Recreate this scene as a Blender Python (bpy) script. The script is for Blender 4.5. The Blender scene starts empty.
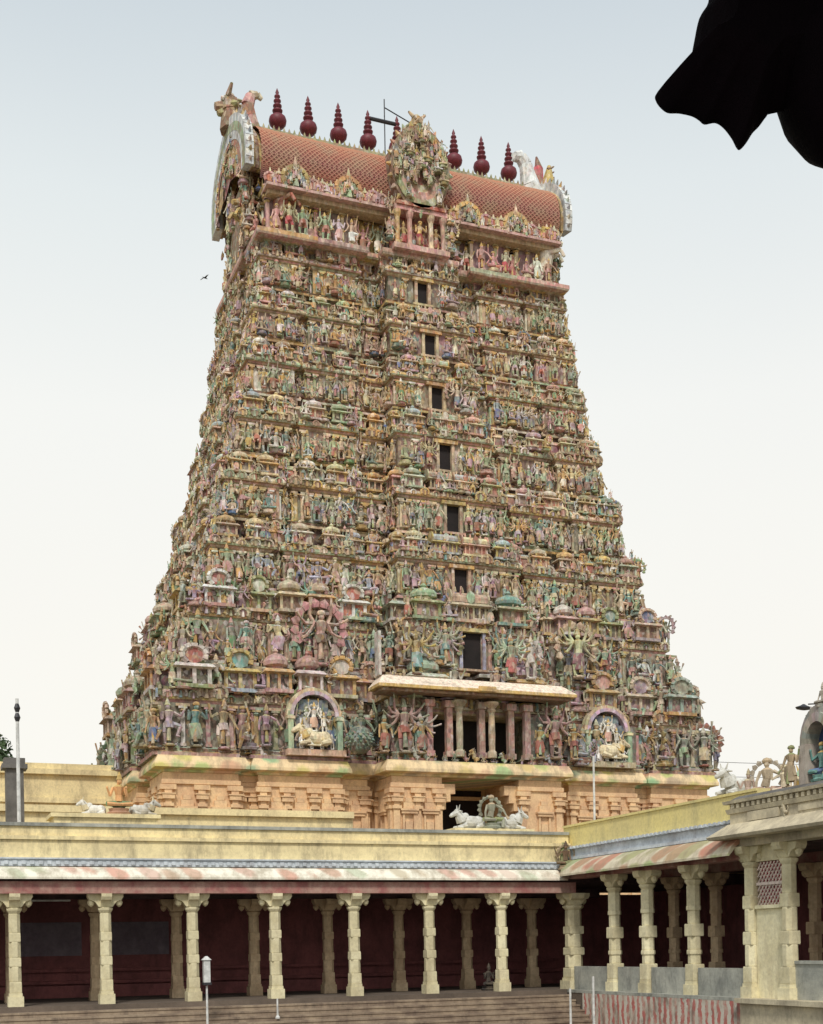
import bpy, math, random
import numpy as np
R = random.Random(7)
col = bpy.context.scene.collection
PI = math.pi

# ------------------------------------------------------------------ materials
def new_mat(name):
    m = bpy.data.materials.new(name); m.use_nodes = True
    nt = m.node_tree; b = nt.nodes['Principled BSDF']
    return m, nt, nt.nodes, nt.links, b
def inp(n, i, v): n.inputs[i].default_value = v
def coords(nt, scale=1.0, stretch=(1, 1, 1)):
    tc = nt.nodes.new('ShaderNodeNewGeometry'); mp = nt.nodes.new('ShaderNodeMapping')
    nt.links.new(tc.outputs['Position'], mp.inputs['Vector'])
    mp.inputs['Scale'].default_value = (scale*stretch[0], scale*stretch[1], scale*stretch[2])
    return mp.outputs['Vector']
def noise(nt, vec, scale, detail=5, rough=.6):
    n = nt.nodes.new('ShaderNodeTexNoise'); n.inputs['Scale'].default_value = scale
    n.inputs['Detail'].default_value = detail; n.inputs['Roughness'].default_value = rough
    nt.links.new(vec, n.inputs['Vector']); return n.outputs['Fac']
def ramp(nt, fac, stops):
    r = nt.nodes.new('ShaderNodeValToRGB'); e = r.color_ramp.elements
    while len(e) < len(stops): e.new(.5)
    for k, (p, c) in enumerate(stops):
        e[k].position = p; e[k].color = (c[0], c[1], c[2], 1) if hasattr(c, '__len__') else (c, c, c, 1)
    nt.links.new(fac, r.inputs['Fac']); return r.outputs['Color']
def mix(nt, a, b, fac, mode='MIX'):
    m = nt.nodes.new('ShaderNodeMix'); m.data_type = 'RGBA'; m.blend_type = mode
    for s, v in ((m.inputs[6], a), (m.inputs[7], b), (m.inputs[0], fac)):
        if hasattr(v, 'is_linked') or hasattr(v, 'node'): nt.links.new(v, s)
        elif hasattr(v, '__len__'): s.default_value = (v[0], v[1], v[2], 1)
        else: s.default_value = v
    return m.outputs[2]
def bump(nt, b, h, strength=.4, dist=.02):
    n = nt.nodes.new('ShaderNodeBump'); n.inputs['Strength'].default_value = strength
    n.inputs['Distance'].default_value = dist
    nt.links.new(h, n.inputs['Height']); nt.links.new(n.outputs['Normal'], b.inputs['Normal'])

def mat_painted(name='painted_stucco', grime=(.23, .175, .125), lo=.30, hi=.55, tint=.6, gsc=1.3, dapple=.0):
    """reads the per-face paint colour and weathers it"""
    m, nt, N, L, b = new_mat(name)
    at = N.new('ShaderNodeAttribute'); at.attribute_name = 'Col'
    v = coords(nt)
    big = noise(nt, v, gsc, 6, .65)
    fine = noise(nt, coords(nt, 1, (1, 1, .35)), 7, 6, .7)
    src = at.outputs['Color']
    if dapple:
        vo = nt.nodes.new('ShaderNodeTexVoronoi'); vo.inputs['Scale'].default_value = 5.5; nt.links.new(coords(nt, 1, (1, 1, .8)), vo.inputs['Vector'])
        sp = nt.nodes.new('ShaderNodeSeparateColor'); nt.links.new(vo.outputs['Color'], sp.inputs[0])
        pal = ramp(nt, sp.outputs[0], [(0,(.66,.56,.34)),(.13,(.36,.44,.30)),(.25,(.74,.68,.52)),(.40,(.50,.24,.19)),(.52,(.46,.56,.42)),(.66,(.64,.46,.40)),(.78,(.78,.77,.74)),(.88,(.20,.11,.13)),(.95,(.62,.44,.20))])
        nt.nodes[-1].color_ramp.interpolation = 'CONSTANT'
        mk = noise(nt, v, 2.6, 3); f_ = nt.nodes.new('ShaderNodeMath'); f_.operation = 'MULTIPLY'; nt.links.new(sp.outputs[1], f_.inputs[0]); f_.inputs[1].default_value = dapple*2
        src = mix(nt, src, pal, f_.outputs[0])
    c = mix(nt, src, grime, ramp(nt, big, [(lo, .75), (hi, 0)]))
    c = mix(nt, c, ramp(nt, fine, [(.32, .40), (.58, 1.36)]), tint, 'MULTIPLY')
    if dapple > .2:   # colour gets darker towards the lower storeys
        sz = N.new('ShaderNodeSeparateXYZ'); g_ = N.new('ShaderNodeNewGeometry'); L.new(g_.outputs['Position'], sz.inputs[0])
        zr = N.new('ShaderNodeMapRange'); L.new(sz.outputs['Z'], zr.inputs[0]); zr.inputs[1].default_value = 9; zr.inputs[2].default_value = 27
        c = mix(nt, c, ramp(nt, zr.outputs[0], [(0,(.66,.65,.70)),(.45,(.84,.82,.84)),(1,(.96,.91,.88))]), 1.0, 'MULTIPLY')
    L.new(c, b.inputs['Base Color']); inp(b, 'Roughness', .85)
    bump(nt, b, fine, .5, .03)
    return m
def mat_plaster(name, base, stain, stain2=None, sc=.8, streak=True, lo=.38, hi=.62, rough=.9, amt=.8, bmp=.35):
    m, nt, N, L, b = new_mat(name)
    v = coords(nt)
    n1 = noise(nt, v, sc, 7, .65)
    n2 = noise(nt, coords(nt, 1, (1.0, 1.0, .3)), 1.7, 7, .75)
    n3 = noise(nt, v, 9, 5, .7)
    c = mix(nt, base, stain, ramp(nt, n1, [(lo, amt), (hi, 0)]))
    if streak: c = mix(nt, c, stain2 or stain, ramp(nt, n2, [(.34, .7*amt), (.5, 0)]))
    c = mix(nt, c, ramp(nt, n3, [(.25, .55), (.6, 1.05)]), .5, 'MULTIPLY')
    L.new(c, b.inputs['Base Color']); inp(b, 'Roughness', rough)
    bump(nt, b, n3, bmp, .02)
    return m
def mat_plain(name, c, rough=.7, metal=0):
    m, nt, N, L, b = new_mat(name)
    n = noise(nt, coords(nt), 6, 4)
    L.new(mix(nt, c, tuple(x*.55 for x in c), ramp(nt, n, [(.35, .8), (.65, 0)])), b.inputs['Base Color'])
    inp(b, 'Roughness', rough); inp(b, 'Metallic', metal)
    return m

M = {}
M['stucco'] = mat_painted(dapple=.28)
M['clean'] = mat_painted('painted_stucco_clean', lo=.28, hi=.5, dapple=.14)
M['carved'] = mat_painted('painted_stone', (.16, .12, .07), .30, .58, .4, .8)
M['granite'] = mat_plaster('granite_ochre_wash', (.82, .58, .33), (.58, .36, .22), (.38, .22, .15), .9, amt=.7)
M['yellow'] = mat_plaster('yellow_limewash', (.90, .76, .43), (.62, .51, .30), (.20, .17, .12), .55, amt=.72, lo=.38, hi=.60)
M['yellow_strong'] = mat_plaster('yellow_paint', (.82, .69, .28), (.66, .56, .27), (.42, .37, .20), .6, amt=.6)
def vary(m, lo=.78):
    nt = m.node_tree; b = nt.nodes['Principled BSDF']; src = b.inputs['Base Color'].links[0].from_socket
    oi = nt.nodes.new('ShaderNodeObjectInfo'); nt.links.new(mix(nt, src, ramp(nt, oi.outputs['Random'], [(0,(lo,lo*.97,lo*.92)),(1,(1.04,1.03,1.0))]), 1.0, 'MULTIPLY'), b.inputs['Base Color']); return m
M['cream'] = mat_plaster('cream_limewash', (.86, .80, .56), (.62, .55, .34), (.45, .37, .25), 1.6, amt=.6)
M['cream_dim'] = mat_plaster('cream_shaded', (.78, .62, .42), (.55, .40, .26), (.38, .26, .18), 1.6)  # tan, dimmed copy of the cream: hall shade painted into the inner columns
M['grey'] = mat_plaster('grey_cement', (.46, .46, .40), (.24, .25, .23), (.13, .13, .12), 1.1)
M['bluegrey'] = mat_plaster('bluish_white_band', (.66, .71, .76), (.42, .46, .50), (.3, .3, .32), 1.4)
M['stone'] = mat_plaster('weathered_stone', (.66, .58, .41), (.38, .33, .24), (.24, .20, .15), 1.3)
M['darkstone'] = mat_plaster('dark_stone', (.16, .15, .14), (.08, .075, .07), None, 1.5)
M['steps'] = mat_plaster('step_stone', (.36, .28, .20), (.17, .12, .09), (.10, .07, .055), 1.4)
M['paving'] = mat_plaster('paving_stone', (.17, .13, .10), (.09, .07, .055), None, .5, streak=False)
M['beam'] = mat_plaster('red_ochre_beam', (.34, .13, .12), (.50, .38, .30), (.14, .05, .05), 1.8, amt=.6)
M['maroon'] = mat_plaster('maroon_wall', (.34, .12, .12), (.19, .07, .07), (.12, .05, .05), 1.0)
M['panel'] = mat_plaster('grey_wall_panel', (.26, .22, .25), (.16, .12, .15), None, 1.4)
M['ceiling'] = mat_plaster('dark_ceiling', (.12, .07, .07), (.03, .02, .02), None, 1.2, streak=False)  # dark reddish brown with darker mottling
M['dark'] = mat_plaster('interior_shade_paint', (.018, .012, .012), (.008, .006, .006), None, 1.2, streak=False)  # near-black paint for the shade inside the tower's windows, portico and gate
M['shade_stone'] =  mat_plaster('shade_black_stone', (.005, .002, .004), (.002, .001, .002), None, 6)  # near-black colour paints in the unlit silhouette of the bracket
M['white_paint'] = mat_plain('white_metal_paint', (.72, .72, .70), .5)
M['black_metal'] = mat_plain('dark_metal', (.03, .03, .035), .5)
M['shade_stone'].node_tree.nodes['Principled BSDF'].inputs['Specular IOR Level'].default_value = .08
vary(M['cream']); vary(M['cream_dim'])
M['maroon_metal'] = mat_plain('maroon_finial_paint', (.17, .022, .035), .55)
M['plain_dirt'] = mat_plaster('dry_earth', (.28, .22, .16), (.17, .14, .10), None, .05, streak=False)
M['bark'] = mat_plain('bark', (.10, .075, .05), .9)
M['leaf'] = mat_plain('leaf_green', (.05, .085, .03), .8)
M['white_stucco'] = mat_plaster('white_stucco', (.70, .70, .66), (.42, .40, .34), (.3, .28, .22), 3)

def mat_tiles():
    m, nt, N, L, b = new_mat('red_scale_tiles')
    tc = N.new('ShaderNodeUVMap'); tc.uv_map = 'UVMap'
    def wave(ang):
        mp = N.new('ShaderNodeMapping'); L.new(tc.outputs['UV'], mp.inputs['Vector'])
        mp.inputs['Rotation'].default_value = (0, 0, ang)
        w = N.new('ShaderNodeTexWave'); w.inputs['Scale'].default_value = 1.6
        w.inputs['Distortion'].default_value = .5; w.inputs['Detail'].default_value = 1
        w.inputs['Detail Scale'].default_value = 3
        L.new(mp.outputs['Vector'], w.inputs['Vector']); return w.outputs['Fac']
    a, c = wave(PI/4), wave(-PI/4)
    mn = N.new('ShaderNodeMath'); mn.operation = 'MAXIMUM'; L.new(a, mn.inputs[0]); L.new(c, mn.inputs[1])
    sx = N.new('ShaderNodeSeparateXYZ'); L.new(tc.outputs['UV'], sx.inputs[0])
    mr = N.new('ShaderNodeMapRange'); L.new(sx.outputs['Y'], mr.inputs[0]); mr.inputs[2].default_value = 6.6
    base = ramp(nt, mr.outputs[0], [(.0, (.12, .05, .08)), (.28, (.32, .09, .06)), (.6, (.58, .20, .08)), (1, (.68, .42, .22))])
    base = mix(nt, base, (.30, .20, .12), ramp(nt, noise(nt, coords(nt), 1.1, 7, .75), [(.36, .75), (.56, 0)]))
    cc = mix(nt, base, (.66, .50, .34), ramp(nt, mn.outputs[0], [(.955, 0), (.998, .65)]))
    cc = mix(nt, cc, (.12, .05, .05), ramp(nt, mn.outputs[0], [(.25, .6), (.5, 0)]))
    L.new(cc, b.inputs['Base Color']); inp(b, 'Roughness', .8)
    bump(nt, b, mn.outputs[0], .6, .08)
    return m
M['tiles'] = mat_tiles()
def mat_patches(name, base, cols, scale, thr=.35, sy=1.0):
    """faded painted blossoms along an eave"""
    m, nt, N, L, b = new_mat(name)
    tc = N.new('ShaderNodeUVMap'); tc.uv_map = 'UVMap'
    mp = N.new('ShaderNodeMapping'); L.new(tc.outputs['UV'], mp.inputs['Vector'])
    mp.inputs['Scale'].default_value = (scale, scale*sy, 1)
    vo = N.new('ShaderNodeTexVoronoi'); vo.inputs['Scale'].default_value = 1
    vo.inputs['Randomness'].default_value = .45
    L.new(mp.outputs[0], vo.inputs['Vector'])
    sep = N.new('ShaderNodeSeparateColor'); L.new(vo.outputs['Color'], sep.inputs[0])
    n = len(cols)
    cr = ramp(nt, sep.outputs[0], [(k/n, c) for k, c in enumerate(cols)])
    wob = noise(nt, coords(nt), 5, 4)
    ad = N.new('ShaderNodeMath'); ad.operation = 'MULTIPLY_ADD'; L.new(wob, ad.inputs[0]); ad.inputs[1].default_value = .28
    L.new(vo.outputs['Distance'], ad.inputs[2])
    c = mix(nt, base, cr, ramp(nt, ad.outputs[0], [(thr+.08, .95), (thr+.25, 0)]))
    c = mix(nt, c, (.30, .24, .16), ramp(nt, noise(nt, coords(nt, 1, (1, 1, .4)), 2.2, 6, .7), [(.36, .6), (.56, 0)]))
    L.new(c, b.inputs['Base Color']); inp(b, 'Roughness', .9)
    return m
M['eave'] = mat_patches('painted_eave', (.84, .80, .68), [(.66, .36, .28), (.52, .60, .44), (.72, .62, .52), (.64, .42, .34)], 1.25)
M['eave2'] = mat_patches('painted_eave_bold', (.62, .56, .42), [(.52, .22, .16), (.28, .42, .20), (.54, .30, .24), (.33, .40, .18)], 1.1, .5)
M['ledge'] = mat_patches('painted_ledge', (.82, .63, .38), [(.66, .56, .14), (.22, .46, .28), (.60, .32, .24), (.62, .56, .20)], .8, .45)
def mat_stripes():
    m, nt, N, L, b = new_mat('striped_plaster')
    sx = N.new('ShaderNodeSeparateXYZ'); g = N.new('ShaderNodeNewGeometry'); L.new(g.outputs['Position'], sx.inputs[0])
    mm = N.new('ShaderNodeMath'); mm.operation = 'MULTIPLY_ADD'; L.new(sx.outputs['Y'], mm.inputs[0]); mm.inputs[1].default_value = 3.1
    L.new(noise(nt, coords(nt), 3, 3), mm.inputs[2])
    fr = N.new('ShaderNodeMath'); fr.operation = 'FRACT'; L.new(mm.outputs[0], fr.inputs[0])
    c = ramp(nt, fr.outputs[0], [(.0, (.60, .57, .50)), (.48, (.56, .52, .44)), (.54, (.48, .14, .12)), (1, (.44, .15, .13))])
    c = mix(nt, c, (.50, .44, .36), ramp(nt, noise(nt, coords(nt), 1.6, 6, .7), [(.45, 0), (.6, .75)]))
    c = mix(nt, c, (.18, .13, .10), ramp(nt, noise(nt, coords(nt, 1, (1, 1, .5)), 2.6, 6, .7), [(.35, .75), (.52, 0)]))
    L.new(c, b.inputs['Base Color']); inp(b, 'Roughness', .95)
    return m
M['stripes'] = mat_stripes()
def mat_water():
    m, nt, N, L, b = new_mat('tank_water')
    inp(b, 'Base Color', (.03, .05, .035, 1)); inp(b, 'Roughness', .06)
    bump(nt, b, noise(nt, coords(nt), 2.5, 3), .15, .05)
    return m
M['water'] = mat_water()

# ------------------------------------------------------------------ mesh builder
class MB:
    def __init__(s): s.V = []; s.n = 0; s.F = []; s.C = []
    def add(s, V, F, C):
        V = np.asarray(V, float); o = s.n; s.V.append(V); s.n += len(V)
        s.F.extend([tuple(i+o for i in f) for f in F])
        if len(C) == 3 and not hasattr(C[0], '__len__'): s.C.extend([C]*len(F))
        else: s.C.extend(C)
    def box(s, a, b, c=(.5, .5, .5)):
        x0, y0, z0 = a; x1, y1, z1 = b
        s.add([(x0,y0,z0),(x1,y0,z0),(x1,y1,z0),(x0,y1,z0),(x0,y0,z1),(x1,y0,z1),(x1,y1,z1),(x0,y1,z1)],
              [(3,2,1,0),(4,5,6,7),(0,1,5,4),(1,2,6,5),(2,3,7,6),(3,0,4,7)], c)
    def tube(s, p0, p1, r0, r1, c=(.5,.5,.5), n=6):
        V, F = tube(p0, p1, r0, r1, n); s.add(V, F, c)
    def lathe(s, prof, ctr=(0, 0, 0), n=10, c=(.5,.5,.5), ph=0, sy=1.0):
        V, F = lathe(prof, n, ph, sy); V = V+np.array(ctr); s.add(V, F, c)
    def rings(s, rings, c=(.5,.5,.5), cap=True):
        """rings: list of lists of points, same count; closed round"""
        n = len(rings[0]); V = [p for r in rings for p in r]; F = []; CC = []
        for k in range(len(rings)-1):
            for i in range(n):
                j = (i+1) % n
                F.append((k*n+i, k*n+j, (k+1)*n+j, (k+1)*n+i)); CC.append(c[k] if isinstance(c, list) else c)
        if cap:
            F.append(tuple(range((len(rings)-1)*n, len(rings)*n))); CC.append(c[-1] if isinstance(c, list) else c)
            F.append(tuple(reversed(range(n)))); CC.append(c[0] if isinstance(c, list) else c)
        s.add(V, F, CC)
    def grid(s, rows, c=(.5,.5,.5)):
        nx = len(rows[0]); V = [p for r in rows for p in r]; F = []; CC = []
        for k in range(len(rows)-1):
            for i in range(nx-1):
                F.append((k*nx+i, k*nx+i+1, (k+1)*nx+i+1, (k+1)*nx+i)); CC.append(c(k, i) if callable(c) else c)
        s.add(V, F, CC)
    def build(s, name, mat, parent=None, smooth=False, loc=None, uv=None, rotz=0, angle=None):
        me = bpy.data.meshes.new(name)
        V = np.vstack(s.V)
        me.from_pydata(V.tolist(), [], s.F)
        cnt = np.array([len(f) for f in s.F]); C = np.array(s.C, float)
        C = np.hstack([C, np.ones((len(C), 1))]).repeat(cnt, axis=0)
        a = me.color_attributes.new('Col', 'FLOAT_COLOR', 'CORNER'); a.data.foreach_set('color', C.astype(np.float32).ravel())
        if uv is not None:
            l = me.uv_layers.new(name='UVMap'); idx = np.array([i for f in s.F for i in f])
            l.data.foreach_set('uv', np.array(uv(V), np.float32)[idx].ravel())
        me.materials.append(mat); me.validate()
        if smooth: me.polygons.foreach_set('use_smooth', [True]*len(me.polygons))
        o = bpy.data.objects.new(name, me); col.objects.link(o)
        if parent is not None: o.parent = parent
        if loc is not None: o.location = loc
        o.rotation_euler.z = rotz
        return o
def tube(p0, p1, r0, r1, n=6):
    p0 = np.array(p0, float); p1 = np.array(p1, float); d = p1-p0; l = np.linalg.norm(d)+1e-9; d /= l
    a = np.array((0, 0, 1.)) if abs(d[2]) < .8 else np.array((1., 0, 0))
    u = np.cross(d, a); u /= np.linalg.norm(u); w = np.cross(d, u)
    V = []
    for p, r in ((p0, r0), (p1, r1)):
        for k in range(n):
            t = 2*PI*k/n; V.append(p+r*(math.cos(t)*u+math.sin(t)*w))
    F = [(k, k+n, (k+1) % n+n, (k+1) % n) for k in range(n)]
    F.append(tuple(range(n))); F.append(tuple(reversed(range(n, 2*n))))
    return np.array(V), F
def lathe(prof, n=10, ph=0, sy=1.0):
    V = []; F = []
    for r, z in prof:
        for k in range(n):
            t = 2*PI*k/n+ph; V.append((max(r, .0005)*math.cos(t), sy*max(r, .0005)*math.sin(t), z))
    for j in range(len(prof)-1):
        for k in range(n): F.append((j*n+k, j*n+(k+1) % n, (j+1)*n+(k+1) % n, (j+1)*n+k))
    F.append(tuple(range((len(prof)-1)*n, len(prof)*n))); F.append(tuple(reversed(range(n))))
    return np.array(V), F
def tag(o, label=None, cat=None, group=None, kind=None):
    for k, v in (('label', label), ('category', cat), ('group', group), ('kind', kind)):
        if v: o[k] = v
    return o
def empty(name, loc=(0, 0, 0), rz=0, **kw):
    o = bpy.data.objects.new(name, None); col.objects.link(o); o.location = loc; o.rotation_euler.z = rz
    o.empty_display_size = .3
    return tag(o, **kw)

# ------------------------------------------------------------------ paint colours (albedo)
OCH=(.56,.38,.13); CRM=(.66,.57,.38); OLV=(.27,.31,.14); PGR=(.34,.46,.30); TEA=(.16,.34,.31); PNK=(.58,.33,.30)
BRK=(.42,.14,.10); PBL=(.40,.47,.54); BLU=(.12,.19,.36); WHT=(.72,.70,.64); BRN=(.20,.11,.07); LIL=(.46,.34,.42)
SAN=(.52,.40,.26); DRK=(.07,.045,.035); GRN=(.14,.30,.15); MAU=(.24,.13,.15)
SKINS=[OCH,SAN,PNK,PGR,CRM,SAN,PGR,PBL,CRM,WHT,OCH,TEA,SAN,PGR,WHT,LIL]
CLOTH=[BRK,GRN,OCH,PNK,WHT,LIL,TEA,PNK,CRM,BLU,BRN,MAU,PGR,LIL,BRK]
TRIM=[CRM,OCH,SAN,PGR,CRM,OCH,PNK,WHT,OLV,OCH]
def jit(c, a=.12):
    k = 1+R.uniform(-a, a)*1.5
    return tuple(min(.8, max(.01, x*k*(1+R.uniform(-a, a)))) for x in c)

# ------------------------------------------------------------------ figure templates (height 1, facing -Y)
def ell(c, r, n=6, m=4):
    prof = [(math.sin(PI*j/m), -math.cos(PI*j/m)) for j in range(m+1)]
    V, F = lathe(prof, n); return V*np.array(r)+np.array(c), F
def figure(seed, arms=1, pose='stand', halo=0, detail=6):
    r = random.Random(seed); V = []; F = []; P = []; n = [0]
    def put(vf, p):
        v, f = vf; V.append(v); F.extend([tuple(i+n[0] for i in q) for q in f]); P.extend([p]*len(f)); n[0] += len(v)
    sx = r.uniform(-.05, .05)
    if pose == 'sit':
        put(lathe([(.24,0),(.26,.05),(.20,.08),(.22,.14)], 8), 3)
        zt = .16
        put(ell((0,-.02,zt+.05), (.17,.13,.08)), 1)
        for s in (-1, 1):
            put(tube((s*.08,-.02,zt+.08),(s*.26,-.13,zt+.07),.07,.055,detail),1)
            put(tube((s*.26,-.13,zt+.07),(s*(-.02),-.2,zt+.05) if s<0 or r.random()<.5 else (s*.2,-.2,zt-.14),.05,.035,detail),0)
        k = 1.15; z0 = zt-.38*k+.02
    else:
        put(lathe([(.12,0),(.13,.02),(.10,.05)], 8), 3)
        k = 1; z0 = 0
        for s in (-1, 1):
            if pose == 'dance' and s > 0:
                put(tube((.06+sx,0,.48),(.24,-.08,.42),.065,.05,detail),1); put(tube((.24,-.08,.42),(.14,-.12,.2),.048,.03,detail),0)
                put(tube((.14,-.12,.2),(.19,-.18,.19),.03,.02,detail),0)
            else:
                kx = s*r.uniform(.07,.12)
                put(tube((s*.055+sx,0,.48),(kx,-.03,.27),.068,.05,detail),1); put(tube((kx,-.03,.27),(s*.08,0,.06),.048,.03,detail),0)
                put(tube((s*.08,0.01,.06),(s*.1,-.09,.05),.03,.02,detail),0)
        if r.random() < .5: put(tube((sx,0,.5),(0,0,.16),.11,.13,detail+1),1)
        else: put(tube((sx,-.02,.52),(sx*.5,-.04,.38),.11,.10,detail+1),1)
        if r.random() < .6: put(tube((sx,-.07,.48),(sx+r.uniform(-.04,.04),-.10,.1),.03,.05,4),2)
    Z = lambda z: z0+z*k
    put(tube((sx,0,Z(.48)),(0,0,Z(.62)),.085,.07,detail+1),0)
    put(tube((0,0,Z(.60)),(0,.0,Z(.745)),.075,.115,detail+1),0)
    put(tube((0,0,Z(.745)),(0,0,Z(.785)),.112,.05,detail+1),2)
    put(tube((0,0,Z(.77)),(0,-.01,Z(.81)),.035,.035,5),0)
    hx = r.uniform(-.02,.02)
    put(ell((hx,-.015,Z(.845)),(.055,.06,.065),6,5),0)
    put(lathe([(.066,0),(.07,.02),(.052,.05),(.045,.10),(.02,.14),(.022,.155),(.004,.175)],7) if r.random()<.75 else lathe([(.075,0),(.085,.03),(.06,.07),(.01,.09)],7),2)
    V[-1] = V[-1]+np.array((hx,0,Z(.875)))
    for j in range(arms):
        for s in (-1, 1):
            if arms == 1:
                a = r.choice([-75,-62,-50,-80,-68,-30]); b = r.choice([70,85,100,-60,-85,60] if a > -79 else [-85,-80])
                l1, l2 = .17, .17
            else:
                a = -62+j*(125/(arms-1)); b = a+r.uniform(10,38); l1, l2 = .155, .17
            ar, br = math.radians(a), math.radians(b)
            S = np.array((s*.115,.0,Z(.73))); Ee = S+np.array((s*math.cos(ar)*l1,.02 if arms>1 else -.04,math.sin(ar)*l1))*k
            H = Ee+np.array((s*math.cos(br)*l2*.7,-.05,math.sin(br)*l2))*k
            put(tube(S,Ee,.036,.028,5),0); put(tube(Ee,H,.028,.02,5),0)
            if arms > 1 or r.random() < .5:
                dv = (H-Ee); dv /= np.linalg.norm(dv)
                put(tube(H-dv*.02,H+dv*r.uniform(.06,.13)+np.array((0,0,.03)),.02,r.uniform(.015,.045),5),2)
            else: put(ell(H,(.028,.028,.032),5,3),0)
    if halo:
        nn = 12; rr = .30 if arms < 3 else .46; zc = Z(.66)
        for q in range(nn):
            t0 = -PI*.22+q*(PI*1.44)/nn; t1 = t0+(PI*1.44)/nn*.92
            p = lambda t, ra, y: (ra*math.cos(t), y, zc+ra*math.sin(t))
            vv = [p(t0,rr*.82,.07),p(t1,rr*.82,.07),p(t1,rr,.05),p(t0,rr,.05),p((t0+t1)/2,rr*1.14,.06)]
            vb = [(x,y+.05,z) for x,y,z in vv]
            put((np.array(vv+vb),[(0,1,2,3),(3,2,4),(8,9,7),(5,8,7,6),(0,5,6,1),(2,7,9,4),(3,4,9,8),(0,3,8,5),(1,6,7,2)]),3)
    return np.vstack(V), F, P
FIG = {}
FIG['stand'] = [figure(i,1,'stand',0,5) for i in range(10)]
FIG['dance'] = [figure(40+i,1+(i%2),'dance',0,5) for i in range(5)]
FIG['sit'] = [figure(60+i,1+(i%3==0),'sit',i%2,5) for i in range(5)]
FIG['calm'] = [figure(120+i,1,'sit',i%2,6) for i in range(3)]
FIG['many'] = [figure(80+i,R.choice([3,4,5]),R.choice(['stand','dance']),i%2,5) for i in range(6)]
FIG['halo'] = [figure(95+i,2,'stand',1,5) for i in range(4)]
def quadruped(seed, kind='bull'):
    """bull / yali, length about 1.2, facing -X, standing on z=0 (bull lies down)"""
    V=[];F=[];P=[];n=[0]
    def put(vf,p):
        v,f=vf; V.append(v); F.extend([tuple(i+n[0] for i in q) for q in f]); P.extend([p]*len(f)); n[0]+=len(v)
    if kind == 'bull':
        put(ell((0,0,.27),(.48,.22,.24),10,7),0); put(ell((.3,0,.27),(.25,.24,.25),9,6),0)
        put(ell((-.22,0,.47),(.16,.11,.15),8,6),0)
        put(tube((-.3,0,.36),(-.56,0,.62),.19,.12,9),0)
        put(tube((-.52,0,.64),(-.80,0,.50),.125,.075,8),0); put(ell((-.56,0,.64),(.12,.11,.12),8,6),0)
        put(ell((-.8,0,.49),(.07,.075,.065),7,5),3)
        for s in (-1,1):
            put(tube((-.52,s*.08,.72),(-.50,s*.15,.9),.035,.01,6),2)
            put(tube((-.5,s*.11,.66),(-.44,s*.24,.64),.045,.015,5),0)
            put(tube((-.25,s*.17,.14),(-.62,s*.2,.06),.08,.05,7),0); put(tube((-.62,s*.2,.06),(-.4,s*.24,.05),.05,.04,6),0)
            put(tube((.42,s*.2,.16),(.1,s*.3,.07),.12,.06,7),0)
        put(tube((.52,0,.36),(.56,.1,.1),.03,.02,5),0)
        put(tube((-.36,0,.28),(-.46,0,.5),.215,.18,9),2); put(lathe([(.0,0),(.52,.0),(.5,.035),(.0,.035)],4,PI/4,.62),3)
    else:
        put(tube((0,0,.45),(-.05,0,.85),.17,.2,8),0); put(ell((.22,0,.42),(.3,.17,.2),8,6),0)
        put(tube((-.05,0,.8),(-.15,0,1.1),.16,.12,8),0); put(ell((-.2,0,1.15),(.17,.14,.15),8,6),1)
        put(tube((-.25,0,1.16),(-.48,0,1.1),.1,.06,7),0); put(tube((-.24,0,1.08),(-.42,0,.98),.07,.04,6),3)
        for s in (-1,1):
            put(tube((-.12,s*.1,1.25),(-.02,s*.17,1.42),.05,.01,5),2)
            put(tube((-.05,s*.14,.8),(-.4,s*.13,.9),.065,.05,6),0); put(tube((-.4,s*.13,.9),(-.5,s*.13,.72),.045,.04,6),0)
            put(tube((.3,s*.13,.4),(.1,s*.16,.2),.11,.06,6),1); put(tube((.1,s*.16,.2),(.2,s*.16,0),.05,.05,6),0)
        put(tube((.45,0,.45),(.62,0,.8),.05,.03,6),2); put(tube((.62,0,.8),(.5,0,1.05),.03,.05,6),2)
        for q in range(5): put(tube((.02+.02*q,0,1.2-.13*q),(.16+.02*q,0,1.26-.13*q),.07,.01,5),2)
    return np.vstack(V),F,P
BULL = quadruped(1); YALI = quadruped(2, 'yali')
def place(mb, T, pos, h, ang=0, cols=None, sx=1):
    """ang: rotation about z of the outward normal, 0 = facing -Y"""
    V, F, P = T; c, s = math.cos(ang), math.sin(ang)
    W = np.empty_like(V); x = V[:,0]*h*sx; y = V[:,1]*h
    W[:,0] = c*x-s*y+pos[0]; W[:,1] = s*x+c*y+pos[1]; W[:,2] = V[:,2]*h+pos[2]
    if cols is None:
        k = jit(R.choice(SKINS)); cols = [k, jit(R.choice(CLOTH)), jit(R.choice(TRIM)), jit(R.choice(CLOTH+TRIM))]
    mb.add(W, F, [cols[p] for p in P])
def T_of(mb):
    """turn a small MB whose colours are integers into a template"""
    return np.vstack(mb.V), mb.F, [int(c[0]) for c in mb.C]
I = lambda k: (k, 0, 0)
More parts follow.
